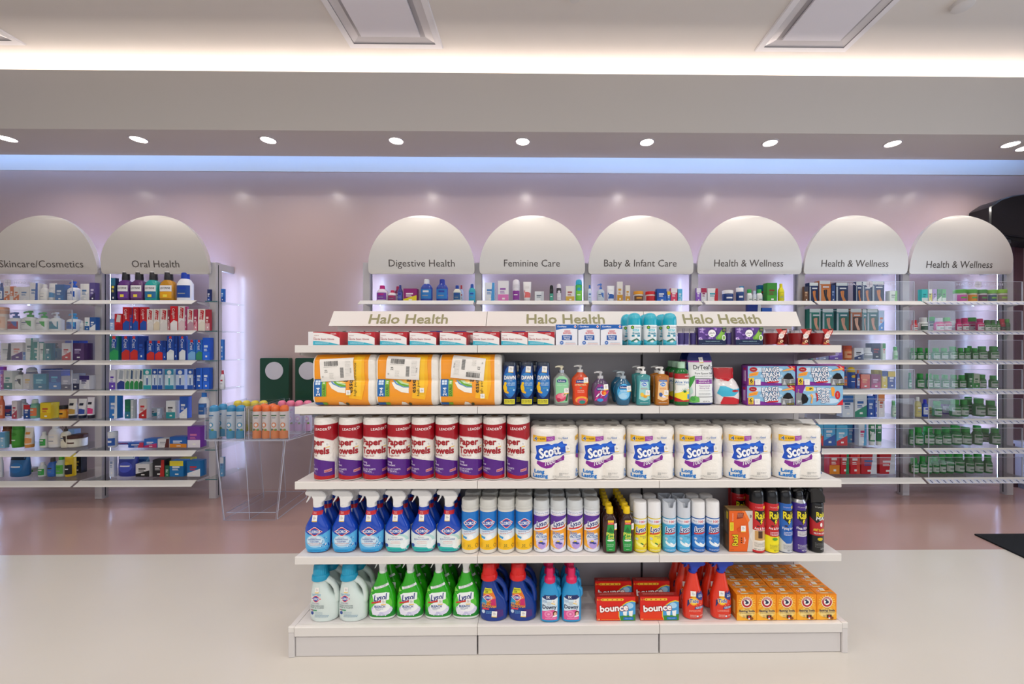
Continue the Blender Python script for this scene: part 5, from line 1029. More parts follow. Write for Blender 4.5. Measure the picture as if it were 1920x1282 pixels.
# top shelf
g = glove_box(); lay(g, 'red, white and teal glove box on the top shelf', [612, 677.5, 737.5, 793, 849.5, 911.5, 964.5, 1015], 1, 1.69, group='glove boxes on the top shelf')
lay(g, 'half-hidden glove box behind the front glove boxes', [644, 708, 768, 826, 880], 1, 1.80, group='glove boxes standing behind the front ones')
b = B(); b.prism([(-14, 0), (14, 0), (14, 27), (-14, 27)], 0, 30, M('e9e9ec', .5), .3); o = b.build('white_carton', loc=(at(591, 640, 1.80).x, 1.80, SZ[1])); tag(o, 'plain white carton behind the leftmost glove box', 'box')
g = mask_box(); lay(g, 'white and blue face mask box on the top shelf', [1062.5, 1104.5, 1146.5], 1, 1.69, group='face mask boxes')
g = freshener(); lay(g, 'aqua-capped air freshener can in the front row', [1192.5, 1222.5, 1259.5], 1, 1.685, half=13, group='air freshener cans')
lay(g, 'aqua-capped air freshener can in the row behind', [1179, 1214, 1245], 1, 1.755, half=13, group='air freshener cans')
g = candle(12, 14, 32, '4a3f86', FILM, .72); lay(g, 'purple jar candle beside the candle packs', [1279, 1288.5, 1302], 1, 1.69, half=7, group='loose purple jar candles')
lay(g, 'purple jar candle between the two lavender candle packs', [1368], 1, 1.69, half=7)
lay(g, 'purple jar candle half hidden between the lavender candle packs', [1377], 1, 1.73, half=7)
g = candle_pack(); lay(g, 'lavender candle twin pack with purple flower sleeve', [1335.5, 1405], 1, 1.685, group='lavender candle packs')
g = red_candle(); lay(g, 'red jar candle with apple label', [1456, 1502, 1542], 1, 1.69, half=14, group='red apple jar candles')
g = candle(24, 29, 31, '8c1c20', FILM, .72); lay(g, 'plain-sided red jar candle in the second row', [1443, 1483, 1524], 1, 1.76, half=14, group='red jar candles in the second row')
# goods showing over the gloves from the far side of the gondola
def tub(w, h, body, lid, lab):
    t = thing('lidded_tub', lab, 'tub'); b = B(); b.loft([(0, w/2-.6, w/2-.6), (h*.7, w/2, w/2)], M(body, .35), n=24); b.build('body', t)
    b = B(); b.loft([(h*.7, w/2+.6, w/2+.6), (h, w/2+.5, w/2+.5)], M(lid, .3, coat=.3), n=24); b.build('lid', t); return t
for px, w, lb in ((818, 28, 'left'), (863, 28, 'second'), (973, 30, 'third'), (1020, 30, 'right')):
    t = tub(w, 44, 'e6e8ee', '1f3f9c', 'navy-lidded white tub behind the glove boxes, %s of four' % lb); p = at(px, 620, 2.12); t.location = (p.x, 2.12, SZ[1]-.0215); t['group'] = 'navy-lidded tubs on the far side'
t = tub(17, 60, 'e6e8ee', '1c3a9a', 'tall navy-lidded bottle behind the sixth glove box'); t.location = (at(915, 620, 2.12).x, 2.12, SZ[1]-.0215)
for px, w, lb in ((672, 40, 'wide flat white carton behind the second glove box'), (703, 28, 'small flat white carton with black edge behind the second glove box'), (752, 60, 'long white carton behind the third glove box')):
    b = B(); b.prism([(-w/2, 0), (w/2, 0), (w/2, 44), (-w/2, 44)], 0, 26, M('e0e2e6', .5), .3); printing(b, [R(-w*.4, 38, w*.1, 42, 'b8bcc4'), R(w*.3, 36, w*.4, 43, '3a4a5a')], on_plane(0))
    o = b.build('flat_carton', loc=(at(px, 620, 2.08).x, 2.08, SZ[1]-.0215)); tag(o, lb, 'box')
# second shelf
for i, (px, sx, sz_, rot, st) in enumerate(((644, -11.5, 68, 3, (10, 25)), (762.5, -6.5, 71, -3, (29, 29)), (881, -3, 71, 174, (24, 18)))):
    g = bulk_pack(); shipping_label(g, sx, sz_, rot, st)
    g.location = (at(px, 700, 1.68).x, 1.68, SZ[2]+.0005); g['label'] = 'orange shrink-wrapped paper towel bulk pack, '+('leftmost' if i == 0 else 'middle one of three' if i == 1 else 'right one, beside the blue dish soap'); g['group'] = 'orange bulk packs'; g['category'] = 'paper towel pack'
g = dish_soap(); lay(g, 'navy blue dish soap bottle in the front row', [955.5, 988, 1018.5], 2, 1.69, half=11, group='blue dish soap bottles')
lay(g, 'navy blue dish soap bottle half hidden in the row behind', [966, 997], 2, 1.76, half=11, group='blue dish soap bottles')
for k_, px, lb in (('rose', 1053.5, 'clear hand soap with green and pink rose label'), ('orange', 1089, 'orange antibacterial hand soap pump bottle'), ('berry', 1127.5, 'short purple berry hand soap pump bottle')):
    lay(softsoap(k_), lb, [px], 2, 1.69, half=11)
g = softsoap('blue'); lay(g, 'blue hand soap pump bottle with round label in front', [1170], 2, 1.69, half=11, group='blue round-label hand soaps'); lay(g, 'blue hand soap pump bottle behind its twin', [1162], 2, 1.775, half=11, group='blue round-label hand soaps')
for liq, lab, acc, px, nm in (('3f8f92', '9ed4d2', ('f0c43a', 'e8a02a'), 1208, 'teal'), ('b06a14', 'f0c890', ('3a5a9a', 'e8e2f0'), 1243, 'amber')):
    g = dial(liq, lab, acc); lay(g, nm+' liquid hand soap with white pump, in front', [px], 2, 1.69, half=9, group=nm+' hand soaps'); lay(g, nm+' liquid hand soap with white pump, behind', [px-9], 2, 1.765, half=9, group=nm+' hand soaps')
g = aloe(); lay(g, 'green aloe gel bottle with yellow label, nearest', [1281], 2, 1.685, half=11, group='green aloe gel bottles'); lay(g, 'green aloe gel bottle, middle of three in line', [1270], 2, 1.75, half=11, group='green aloe gel bottles'); lay(g, 'green aloe gel bottle, last of three in line', [1262], 2, 1.82, half=11, group='green aloe gel bottles')
g = salt_bag(); lay(g, 'tall white and navy bath salt bag with green leaves', [1317], 2, 1.69, half=15)
lay(g, 'navy bath salt bag half hidden behind the tall one', [1301], 2, 1.80, half=15, rz=.1)
g = epsom_bag('slumped red and white salt bag between bath salt and trash bags'); g.location = (at(1367, 700, 1.69).x, 1.69+15*K, SZ[2]); g.rotation_euler = (0, 0, -.12)
g0 = trash_box(0); g1 = trash_box(1)
def tb(proto, px, Y, lev, lb): put(proto, (at(px, 700, Y).x, Y, SZ[2]+.0005+lev*37.2*K), 0, lb, 'trash bag boxes')
tb(g0, 1445.5, 1.685, 0, 'purple trash bag box, front left stack, lower'); tb(g0, 1446.5, 1.685, 1, 'purple trash bag box, front left stack, upper')
tb(g1, 1536, 1.685, 0, 'trash bag box with sideways lettering, lower right in front'); tb(g0, 1538.5, 1.685, 1, 'purple trash bag box, front right stack, upper')
for r in (1, 2, 3):
    for k_, px in (('left', 1443), ('right', 1535)):
        for lev in (0, 1): tb(g0, px, 1.685+r*.052, lev, 'trash bag box, %s stack, %s layer, %s row back' % (k_, ('lower', 'upper')[lev], ORD[r+1]))
# third shelf
g = towel_roll(); pos = [601.5, 648.5, 695.2, 741.6, 787.6, 833.4, 879.3, 925.2, 971]; rots = [-.62, -.30, .02, .05, -.42, -.45, -.06, -.62, -.66]
for i, (px, rz) in enumerate(zip(pos, rots)):
    put(g, (at(px, 800, 1.675).x, 1.675+23.4*K, SZ[3]+.0005), rz, 'red, white and purple paper towel roll, '+nth(i+1, 9)+' in the front', 'paper towel rolls')
put(g, (at(974, 800, 1.80).x-.004, 1.80+23.4*K, SZ[3]+.0005), .9, 'paper towel roll hidden behind the rightmost one', 'paper towel rolls')
g = tissue_pack(); xs = [1040.4, 1132.2, 1225.1, 1318, 1411, 1505.5]
lay(g, 'white toilet paper four-pack with blue ribbon print', xs, 3, 1.675, rows=2, pitch=.1095, dx=-.0, group='toilet paper packs', jit=0)
# fourth shelf
ga, gb = clorox_spray(0), clorox_spray(1)
lay(ga, 'blue bathroom cleaner spray with pale blue label', [590.5, 641.5, 692], 4, 1.70, rows=3, pitch=.072, half=13, group='blue disinfecting spray bottles', jit=.002)
lay(gb, 'blue foamer spray with white and teal label', [742, 791.5, 840], 4, 1.70, rows=3, pitch=.072, half=13, group='teal foamer spray bottles', jit=.002)
g = wipes(0); lay(g, 'blue and yellow wipes canister', [879.5, 914, 948, 982], 4, 1.685, rows=3, pitch=.078, half=17, group='yellow wipes canisters', jit=.002)
g = wipes(1); lay(g, 'purple and orange wipes canister', [1015.5, 1047.5, 1079.5, 1111.5], 4, 1.69, rows=3, pitch=.075, half=16, group='purple wipes canisters', jit=.002)
g = pine_bottle(); lay(g, 'brown pine cleaner bottle with yellow cap', [1145, 1177], 4, 1.68, rows=6, pitch=.0425, half=10, group='brown pine cleaner bottles', dx=-.0, jit=.003)
for (c1, c2, nt_, ac, xs, nm) in (('e6cf1f', 'efe13a', False, 'c99a1a', (1203, 1230), 'yellow'), ('3fa4d4', '62bbe2', True, 'e8f0f4', (1258.5, 1286), 'light blue'), ('1f66b8', '3a86d2', False, 'e8f0f4', (1313.5, 1341), 'deep blue')):
    g = lysol_can(c1, c2, nt_, ac); lay(g, nm+' disinfectant spray can', list(xs), 4, 1.685, rows=2, pitch=.066, half=13, group=nm+' disinfectant cans', jit=.002)
g = fogger(); put(g, (at(1389, 700, 1.69).x, 1.69, SZ[4]+.0005), -.02, 'orange and grey insect fogger box left of the spray cans')
ra = raid_can('c01a22', 'e9e2d6', 43, 'Ant & Roach'); rb = raid_can('c01a22', 'f0e014', 32, 'Ant & Roach'); rc = raid_can('1d5fb4', 'c9ccd2', 20, 'Flying Insect'); rd = raid_can('3d2380', '3d2380', 30, 'Flea Killer', kind=1); re_ = raid_can('121214', '121214', 30, 'Max', kind=2)
for pr_, px, lb in ((ra, 1426, 'red and white insect spray can, leftmost in front'), (rb, 1453, 'red and yellow insect spray can in front'), (rc, 1478.5, 'blue flying insect spray can'), (rd, 1505.5, 'purple flea spray can with steel shoulder'), (re_, 1538, 'black and red insect spray can at the shelf end')):
    put(pr_, (at(px, 700, 1.675).x, 1.675+13.5*K, SZ[4]+.0005), 0, lb, 'insect spray cans')
for pr_, px, Y, lb in ((ra, 1390, 1.785, 'red insect spray can rising behind the fogger box'), (ra, 1384, 1.86, 'red insect spray can farthest back behind the fogger box'), (rb, 1418, 1.76, 'red insect spray can behind the leftmost front can'), (rb, 1446, 1.76, 'red insect spray can, second row, between front cans'),
                       (rc, 1473.5, 1.76, 'blue insect spray can in the second row'), (rd, 1501, 1.76, 'purple flea spray can in the second row'), (re_, 1535, 1.765, 'black trigger insect can in the second row'), (re_, 1512, 1.84, 'black trigger insect can in the third row'), (rc, 1462, 1.84, 'blue insect spray can in the third row')):
    put(pr_, (at(px, 700, Y).x, Y+13.5*K, SZ[4]+.0005), 0, lb, 'insect spray cans')
# bottom deck
g = jug(0); lay(g, 'white stain remover jug with sky blue cap', [603, 657.5], 5, 1.70, rows=2, pitch=.082, half=14, group='white jugs with blue caps', jit=.002)
g = lysol_bleach(); lay(g, 'green bleach spray bottle with white trigger', [713, 765.5, 819.5, 872], 5, 1.705, rows=3, pitch=.072, half=14, group='green bleach sprays', jit=.003)
g = jug(1); lay(g, 'dark blue stain remover jug with red cap', [925, 979.5], 5, 1.695, rows=2, pitch=.085, half=14, group='dark blue jugs', jit=.002)
g = downy(); lay(g, 'blue fabric softener bottle with pink cap', [1031.5, 1072.5], 5, 1.68, rows=3, pitch=.064, half=13, group='fabric softener bottles', jit=.002)
g = bounce(); lay(g, 'red dryer sheet box in front', [1155, 1236.5], 5, 1.69, group='red dryer sheet boxes'); lay(g, 'red dryer sheet box standing behind', [1150, 1221.5], 5, 1.80, group='red dryer sheet boxes', rz=.0)
g = tide(); SC_T = .93; [setattr(c, 'scale', (1, 1, .93)) for c in kids(g)]; lay(g, 'orange-red fabric spray bottle with blue trigger', [1303, 1356.5], 5, 1.69, rows=3, pitch=.07, half=13, group='orange-red fabric sprays', dx=-.006, jit=.002)
g = soda_box(); lay(g, 'orange baking soda box', [1400, 1437.5, 1475, 1512.5, 1550], 5, 1.685, rows=5, pitch=.0462, group='orange baking soda boxes', jit=.0006)
# ================================================================ goods on the wall shelves
WY = 3.35; WK = WY/FPX
UN = {1: 'skincare unit', 2: 'Oral Health unit', 3: 'digestive health unit', 4: 'feminine care unit', 5: 'baby care unit', 6: 'third unit from right', 7: 'second unit from right', 8: 'rightmost unit'}
SN = ['top', 'second', 'third', 'fourth', 'fifth', 'sixth', 'bottom']
KN = {'b': ('carton', 'box'), 'k': ('capped_bottle', 'bottle'), 'p': ('pump_bottle', 'bottle'), 't': ('squeeze_tube', 'tube'), 'j': ('lidded_jar', 'jar'), 'c': ('spray_can', 'spray can'), 'g': ('pouch_bag', 'bag'),
      's': ('supplement_bottle', 'bottle'), 'm': ('mouthwash_bottle', 'mouthwash'), 'q': ('toothpaste_box', 'box'), 'h': ('hosiery_pack', 'box'), 'r': ('brush_blister_pack', 'toothbrush pack')}
KW = {'b': 'carton', 'k': 'bottle', 'p': 'pump bottle', 't': 'upright tube', 'j': 'jar', 'c': 'spray can', 'g': 'bag', 's': 'supplement bottle', 'm': 'mouthwash bottle', 'q': 'tall toothpaste box', 'h': 'hosiery pack', 'r': 'toothbrush pack'}
def wall_item(kind, w, h, c1, c2, c3, lab):
    nm, cat = KN[kind]; a = w/2; k = WK; d = max(5, min(w*.8, 16)); rnd = random.Random(int(w*31+h*17)+ord(c1[0])+ord(c2[1]))
    if kind in 'bqhr':
        b = MB(k); b.prism([(-a, 0), (a, 0), (a, h), (-a, h)], 0, d*(.6 if kind in 'qr' else .9), M(c1, .35, coat=.15), .15)
        if kind == 'b':
            f = [R(-a+.1, .1, a-.1, h-.1, c1)]; v = rnd.randrange(4)
            if v == 0: f += [R(-a+.1, .1, a-.1, h*.36, c2)]
            elif v == 1: f += [R(-a+.1, h*.68, a-.1, h-.1, c2)]
            elif v == 2: f += [P([(-a+.1, .1), (a-.1, .1), (a-.1, h*.5), (-a+.1, h*.22)], c2)]
            else: f += [P([(a*.2, .1), (a-.1, .1), (a-.1, h-.1), (a*.5, h-.1)], c2)]
            f += [R(-a*.6, h*.56, a*.45, h*.66, c3), R(-a*.6, h*.46, a*.2, h*.50, c3), R(-a*.6, h*.40, a*.3, h*.43, c3), R(-a*.2, h*.12, a*.3, h*.2, 'eeeeea')]
        elif kind == 'q':
            f = [R(-a+.1, .1, a-.1, h-.1, c1), P([(-a+.1, .1), (a-.1, .1), (a-.1, h*.38), (0, h*.44), (-a+.1, h*.30)], c2), P([(-a*.6, h*.52), (a*.5, h*.50), (a*.7, h*.92), (-a*.3, h*.96)], c3)]
            if c3 == 'c01824': f += [T('Colgate', 0, h*.70, a*.75, 'f4ecec', w=h*.42, rot=-85)]
            elif c3 == '1c4aa8': f += [T('Crest', 0, h*.68, a*.9, 'f0f4fa', w=h*.38, rot=-90), E(0, h*.93, a*.4, a*.4, 'd83a3a', 10)]
        elif kind == 'h':
            f = [R(-a+.1, .1, a-.1, h-.1, c1), R(-a+.1, h*.84, a*.9, h-.1, 'c9d2d4'), R(-a+.1, .1, -a*.7, h*.8, 'aab4bc'), R(-a*.4, h*.68, a*.7, h*.74, 'd8dce0'), R(-a*.6, .1, a-.2, h*.64, c2),
                 P([(-a*.3, h*.55), (a*.05, h*.6), (a*.1, h*.3), (a*.5, h*.05), (a*.2, h*.05), (-a*.15, h*.3)], c3), P([(a*.1, h*.6), (a*.35, h*.58), (a*.3, h*.3), (a*.7, h*.05), (a*.45, h*.05), (a*.1, h*.3)], c3)]
        else:
            f = [R(-a+.1, .1, a-.1, h-.1, c1), R(-a+.1, h*.72, a-.1, h-.1, c2), R(-a+.1, .1, a-.1, h*.2, c2), E(0, h*.84, a*.5, a*.5, 'eef2f6', 12), R(-a*.16, h*.22, a*.16, h*.68, c3), E(0, h*.62, a*.25, h*.07, 'f4f6f8', 10)]
        printing(b, f, on_plane(0), off=.12, step=.02, coat=0)
        return tag(b.build(nm), lab, cat)
    t = thing(nm, lab, cat)
    def lf(n, secs, m, **kw): b = MB(k); b.loft(secs, m, n=20, **kw); return b.build(n, t)
    def lb(secs, f): b = MB(k); printing(b, f, on_loft(secs), steps(-a, a, max(1.2, a/4)), [q[0] for q in secs], off=.14, step=.02, coat=0); b.build('label', t)
    m1 = M(c1, .3, coat=.3)
    if kind == 'k':
        s = [(0, a*.88, d*.4, 2.6), (h*.03, a, d*.48, 2.6), (h*.62, a, d*.48, 2.5), (h*.74, a*.72, d*.4, 2.2), (h*.8, a*.42, a*.42, 2)]; lf('body', s, m1); lf('cap', [(h*.79, a*.48, a*.48), (h*.98, a*.44, a*.44), (h, a*.36, a*.36)], M(c2, .35))
        lb(s, [R(-a*.9, h*.14, a*.9, h*.56, c3), R(-a*.5, h*.42, a*.5, h*.5, c2), R(-a*.6, h*.26, a*.4, h*.3, '8a909c')])
    elif kind == 'p':
        s = [(0, a*.9, d*.4, 2.8), (h*.03, a, d*.45, 2.8), (h*.58, a, d*.45, 2.8), (h*.66, a*.7, d*.4, 2.2), (h*.7, a*.3, a*.3, 2)]; lf('body', s, m1)
        b = MB(k); b.loft([(h*.69, a*.36, a*.36), (h*.8, a*.36, a*.36), (h*.81, a*.14, a*.14), (h*.9, a*.14, a*.14), (h*.91, a*.3, a*.3), (h, a*.26, a*.26)], M(c2, .3), n=14); b.tube([(0, 0, h*.95), (-a*.75, -.3, h*.94), (-a*.9, -.3, h*.89)], a*.12, M(c2, .3), 6); b.build('pump', t)
        lb(s, [R(-a*.85, h*.1, a*.85, h*.5, c3 if c3 != c1 else c1), P([(-a*.1, h*.5), (a*.7, h*.5), (a*.7, h*.2), (a*.3, h*.3)], c2), R(-a*.7, h*.38, a*.1, h*.43, '5a6a8a'), R(-a*.7, h*.3, -a*.1, h*.32, '8a909c')])
    elif kind == 't':
        s = [(h*.16, a*.75, d*.45, 2), (h*.18, a*.8, d*.45, 2), (h*.6, a*.95, d*.3, 2.2), (h*.97, a, .5, 2.4), (h, a, .4, 2.4)]; lf('body', s, m1); lf('cap', [(0, a*.68, d*.42), (h*.03, a*.72, d*.45), (h*.165, a*.74, d*.44)], M(c2, .3))
        lb(s, [P([(-a*.75, h*.22), (a*.75, h*.22), (a*.8, h*.45), (-a*.8, h*.58)], c3), R(-a*.5, h*.66, a*.5, h*.78, c2), R(-a*.6, h*.5, a*.3, h*.54, 'f2f2f2')])
    elif kind == 'j':
        s = [(0, a*.88, a*.88, 2), (h*.05, a, a, 2), (h*.68, a, a, 2), (h*.72, a*.94, a*.94, 2)]; lf('body', s, m1); lf('lid', [(h*.72, a*1.03, a*1.03), (h*.97, a*1.03, a*1.03), (h, a*.95, a*.95)], M(c2, .35))
        lb(s, [R(-a*.95, h*.12, a*.95, h*.6, c3), R(-a*.6, h*.32, a*.5, h*.44, c2)])
    elif kind == 'c':
        s = [(0, a*.92, a*.92, 2), (h*.02, a, a, 2), (h*.74, a, a, 2), (h*.76, a*.9, a*.9, 2)]; lf('body', s, m1); lf('cap', [(h*.76, a*.97, a*.97), (h*.9, a*.92, a*.92), (h*.97, a*.7, a*.7), (h, a*.3, a*.3)], M(c2, .3))
        lb(s, [R(-a*.9, h*.1, a*.9, h*.5, c3), E(0, h*.56, a*.6, h*.07, c2, 12), R(-a*.6, h*.3, a*.4, h*.34, 'eeeeee')])
    elif kind == 'g':
        s = [(0, a*.8, d*.45, 2.6), (h*.05, a*.92, d*.55, 2.4), (h*.4, a*.95, d*.55, 2.3), (h*.75, a, d*.3, 2.3), (h*.96, a*.98, .5, 2.3), (h, a*.98, .4, 2.3)]; lf('pouch', s, m1)
        lb(s, [E(0, h*.4, a*.7, h*.22, c3, 14), R(-a*.8, h*.72, a*.8, h*.84, c2), R(-a*.5, h*.42, a*.5, h*.47, 'f0f0f4')])
    elif kind == 's':
        s = [(0, a*.9, a*.9, 2), (h*.04, a, a, 2), (h*.58, a, a, 2), (h*.68, a*.76, a*.76, 2), (h*.72, a*.66, a*.66, 2)]; lf('body', s, m1); lf('cap', [(h*.72, a*.74, a*.74), (h*.97, a*.74, a*.74), (h, a*.66, a*.66)], M(c2, .35))
        lb(s, [R(-a*.96, h*.1, a*.96, h*.54, c3), R(-a*.9, h*.38, a*.9, h*.5, c1), R(-a*.5, h*.2, a*.6, h*.26, '6a7a70')])
    elif kind == 'm':
        s = [(0, a*.94, d*.45, 4), (h*.02, a, d*.48, 4), (h*.56, a, d*.48, 4), (h*.66, a*.86, d*.4, 3), (h*.72, a*.5, a*.5, 2)]; lf('body', s, M(c1, .12, coat=.7))
        lf('cap', [(h*.72, a*.5, a*.5), (h*.78, a*.52, a*.52), (h*.98, a*.46, a*.46), (h, a*.4, a*.4)], M(c2, .3), mats=lambda z: M('d8d8dc' if int(z/h*30) % 2 else c2, .3))
        lb(s, [R(-a*.85, h*.34, a*.85, h*.54, 'e6e6ea'), R(-a*.85, h*.12, a*.85, h*.33, c3), T('LISTERINE' if c2 == '2a2a30' else 'Oral-B', 0, h*.45, h*.06, '2a2a34', w=a*1.4, b=.02), R(-a*.3, h*.15, a*.3, h*.24, 'f0d84a')])
    return t
ROWS = []
def shelf(unit, lvl, crop, data):      # data: kind x0 x1 top c1 c2 c3 in crop coordinates (crop origin and scale given)
    ox, oy, s = crop; z = SHELF_Z[lvl]; its = [q.split() for q in data.strip().split(';') if q.strip()]
    its.sort(key=lambda q: float(q[1])+float(q[2])); n = len(its); lf_, lb_ = -99, -99; wx = {False: -99, True: -99}
    for i, q in enumerate(its):
        kind, x0, x1, tp = q[0], float(q[1])/s+ox, float(q[2])/s+ox, float(q[3])/s+oy
        c1, c2, c3 = q[4], q[5], q[6] if len(q) > 6 else 'e8e8ec'
        back = x0 < lf_-.3 and x0-lb_ > x0-lf_
        Y = WY+.105 if back else WY
        p = at((x0+x1)/2, tp, Y); kk = Y/WY; h = (p.z-z)/WK; w = max(3.2, (x1-x0)*kk*.95)
        if back: lb_ = x1
        else: lf_ = x1
        desc = '%s %s %s' % (cname(c1), ('and '+cname(c2)) if cname(c2) != cname(c1) else '', KW[kind])
        desc = ' '.join(desc.split())
        lab = '%s, item %s, %s shelf, %s' % (desc, nth(i+1, n) if n > 1 else 'alone', SN[lvl], UN[unit])
        lab = lab.replace('item leftmost', 'leftmost').replace('item rightmost', 'rightmost').replace('item alone', 'alone').replace('item ', '')
        t = wall_item(kind, w, h, c1, c2, c3, lab)
        dd = 0 if kind in 'bqhr' else max(5, min(w*.8, 16))*.5*WK if kind not in 'jcs' else w/2*WK
        X = at((x0+x1)/2, tp, Y+dd).x; hw_ = w/2*WK*(1.04 if kind in 'jc' else 1)+.0012
        if X-hw_ < wx[back] and wx[back]-X+hw_ < .03: X = wx[back]+hw_
        wx[back] = X+hw_
        t.location = (X, Y+dd, z+.0006); t.rotation_euler = (0, 0, random.uniform(-.012, .012))
        t['group'] = 'goods on the %s shelf of the %s' % (SN[lvl], UN[unit])
A = (0, 390, 4.364); Bc = (0, 660, 4.364); C_ = (670, 390, 4.364); D_ = (1090, 390, 4.364); E_ = (1490, 390, 4.42); F_ = (1490, 660, 4.42)
shelf(1, 0, A, 'k -2 28 610 2a5a9a 1c3a70 dfe6ee;b 30 80 640 e9e4de d9743a c86a3a;b 82 110 640 d9743a e9e4de eee;b 112 157 645 e9e4de d9743a c86a3a;b 159 240 645 e6e4e2 dfe0e4 4a7ab0;b 243 310 612 e6e6ea 2a62b8 4a7ab0;k 315 375 622 e4e4e4 d8d8d8 eceae4;t 380 445 612 e9e9ea d0d4da 3a8ac0;b 450 520 625 1d5f9c 2a74b4 d8e4ee;p 567 655 595 e6e8ee 2158b4 e6e8ee;b 657 728 620 eceaea d8dade 4a7ab0;b 732 780 610 5a4f8a 3a3460 c9c4e0'.replace(' eee;', ' eeeeee;'))
shelf(2, 0, A, 'b 905 945 572 1c2c50 2a6a8a d8c84a;m 978 1078 518 5a2f78 2a2a30 6a3a96;m 1087 1195 518 5c3468 2a2a30 7a4a8a;m 1202 1312 518 1f9c9c 2a2a30 2a6fa0;m 1322 1440 518 b8821a 2a2a30 e0a020;k 1455 1580 525 e6e8f0 1b3fa8 1f4a9c;b 1695 1722 665 1a2a60 2a4a9c e8e8ee;b 1808 1832 660 2a6ac0 1a4aa0 cfe0f0')
shelf(1, 1, A, 'j -2 60 810 f0e2d6 e0a888 e8c0a8;k -2 78 868 e8e8ea 2458a8 2a5aa8;p 80 186 850 e9e9ec 3a6ab4 a83a4a;p 192 306 838 e9ebe9 2fa03a e9ebe9;p 312 414 850 e9ebe9 3aa848 e9ebe9;p 420 512 850 eaecec dfe3e6 3a8aa0;p 560 658 860 eceef0 4aa8dc 2a62b0;k 658 690 920 e9e9ea e0e0e2 e0e0e2;b 692 732 895 e9eaec 2a62a8 3a9a9a;b 734 782 893 2a5aa0 e4e8ec e4e8ec')
shelf(2, 1, A, 'b 898 934 905 9fbbe8 7a9ad8 e8e8f4;q 937 1000 865 c8202c b01822 d8d0d0;q 1003 1060 810 c8202c 1f4fa8 c01824;b 1062 1082 812 1f4fa8 a01c28 c8202c;q 1086 1132 810 c8202c 1f4fa8 c01824;q 1145 1200 810 c8202c 1f4fa8 c01824;q 1202 1252 827 e6e0dc d8d2d0 c01824;q 1256 1306 827 e6e0dc d8c8b0 c01824;q 1310 1370 825 e6e0dc d8d2d0 c01824;b 1372 1388 830 9a3040 c88a90 e8dcdc;q 1392 1452 803 d8202c e6e0e2 c01824;q 1457 1512 803 e6e0e2 d8c0c4 c01824;b 1513 1528 806 b84a7a a0305a e8c0d0;q 1532 1582 827 e4dcdc b890a0 c01824;b 1584 1616 830 b03a5a d890a0 e8d0d8;q 1620 1678 825 e8e2dc dcd4c8 c01824;b 1680 1716 830 a82c3c d0a0a8 e8d8d8')
shelf(1, 2, A, 'b 5 90 1105 e6e6e6 1f3f54 9aa6ac;b 92 186 1100 e6e2e4 5a3f86 d87a6a;b 187 207 1180 7aa8e0 4a7ac0 ffffff;b 209 270 1065 e3e7e4 2f9088 6a7a80;b 271 320 1095 2a8f8c e3e7e4 e3e7e4;b 322 368 1105 e3e7e4 2f9088 6a7a80;b 369 415 1105 1f6f80 2a8898 dfe8ea;p 412 503 1105 6fa4bc 5a6a78 2a86b4;b 505 580 1105 d8d6d8 b8242e b8242e;b 530 650 1085 1f3fa0 2a50b8 c9d4f0;b 590 690 1105 4a2a60 5c3a74 c8b8d8;k 687 722 1105 8a8ac4 c8c8e8 a8a8d8')
shelf(2, 2, A, 'q 895 970 1045 1d6f70 2a9a5a 1c4aa8;q 995 1062 1045 1c4aa8 c8302c 1c4aa8;q 1064 1128 1045 1c4aa8 c8302c 1c4aa8;b 1129 1182 1046 16388c 1f4aa8 2a5ac0;q 1132 1192 1085 1c4aa8 d8402c 1c4aa8;q 1200 1264 1085 1c4aa8 c8302c 1c4aa8;q 1268 1332 1085 1c4aa8 d8302c 1c4aa8;b 1333 1358 1087 16388c 1f4aa8 2a5ac0;q 1365 1424 1045 1c4aa8 dfe3e8 1c4aa8;b 1425 1450 1046 16388c 1f4aa8 2a5ac0;q 1465 1518 1045 1c4aa8 dfe3e8 1c4aa8;q 1537 1600 1077 2a6fc8 7ab0e0 1c4aa8;q 1602 1655 1077 2a6fc8 3a8a6a 1c4aa8;b 1657 1716 1060 1f5ad0 2a6ae0 cfe0f4;b 1806 1826 1075 2a6ac0 4a8ae0 cfe0f0')
shelf(1, 3, Bc, 'b -2 28 120 a84a9c 8a4ad0 f0a0c0;b 28 100 155 dfe6e2 1f7a78 2f9088;p 108 178 133 e6eae6 2a3a44 e6eae6;b 82 186 232 d9d4d4 c03030 b8b8b8;b 188 266 178 dadadd b8bcc4 e0b84a;c 200 265 125 2a4a90 e6e6ea 2a4a90;b 272 380 180 2a94b4 1f7a9c 9fdce8;b 335 440 138 1f3f8c 2a5ab0 2a9ad0;b 398 500 145 1f4f9c 2a7ac0 4ab4d8;b 445 512 180 9aa2b4 3a4058 d8dae0;b 498 578 195 a6aabc 4a4f68 dcdce4;b 580 648 175 a2a8ba 2a3050 dcdce4;b 648 730 192 d8d8e0 3a2a70 3a2a70')
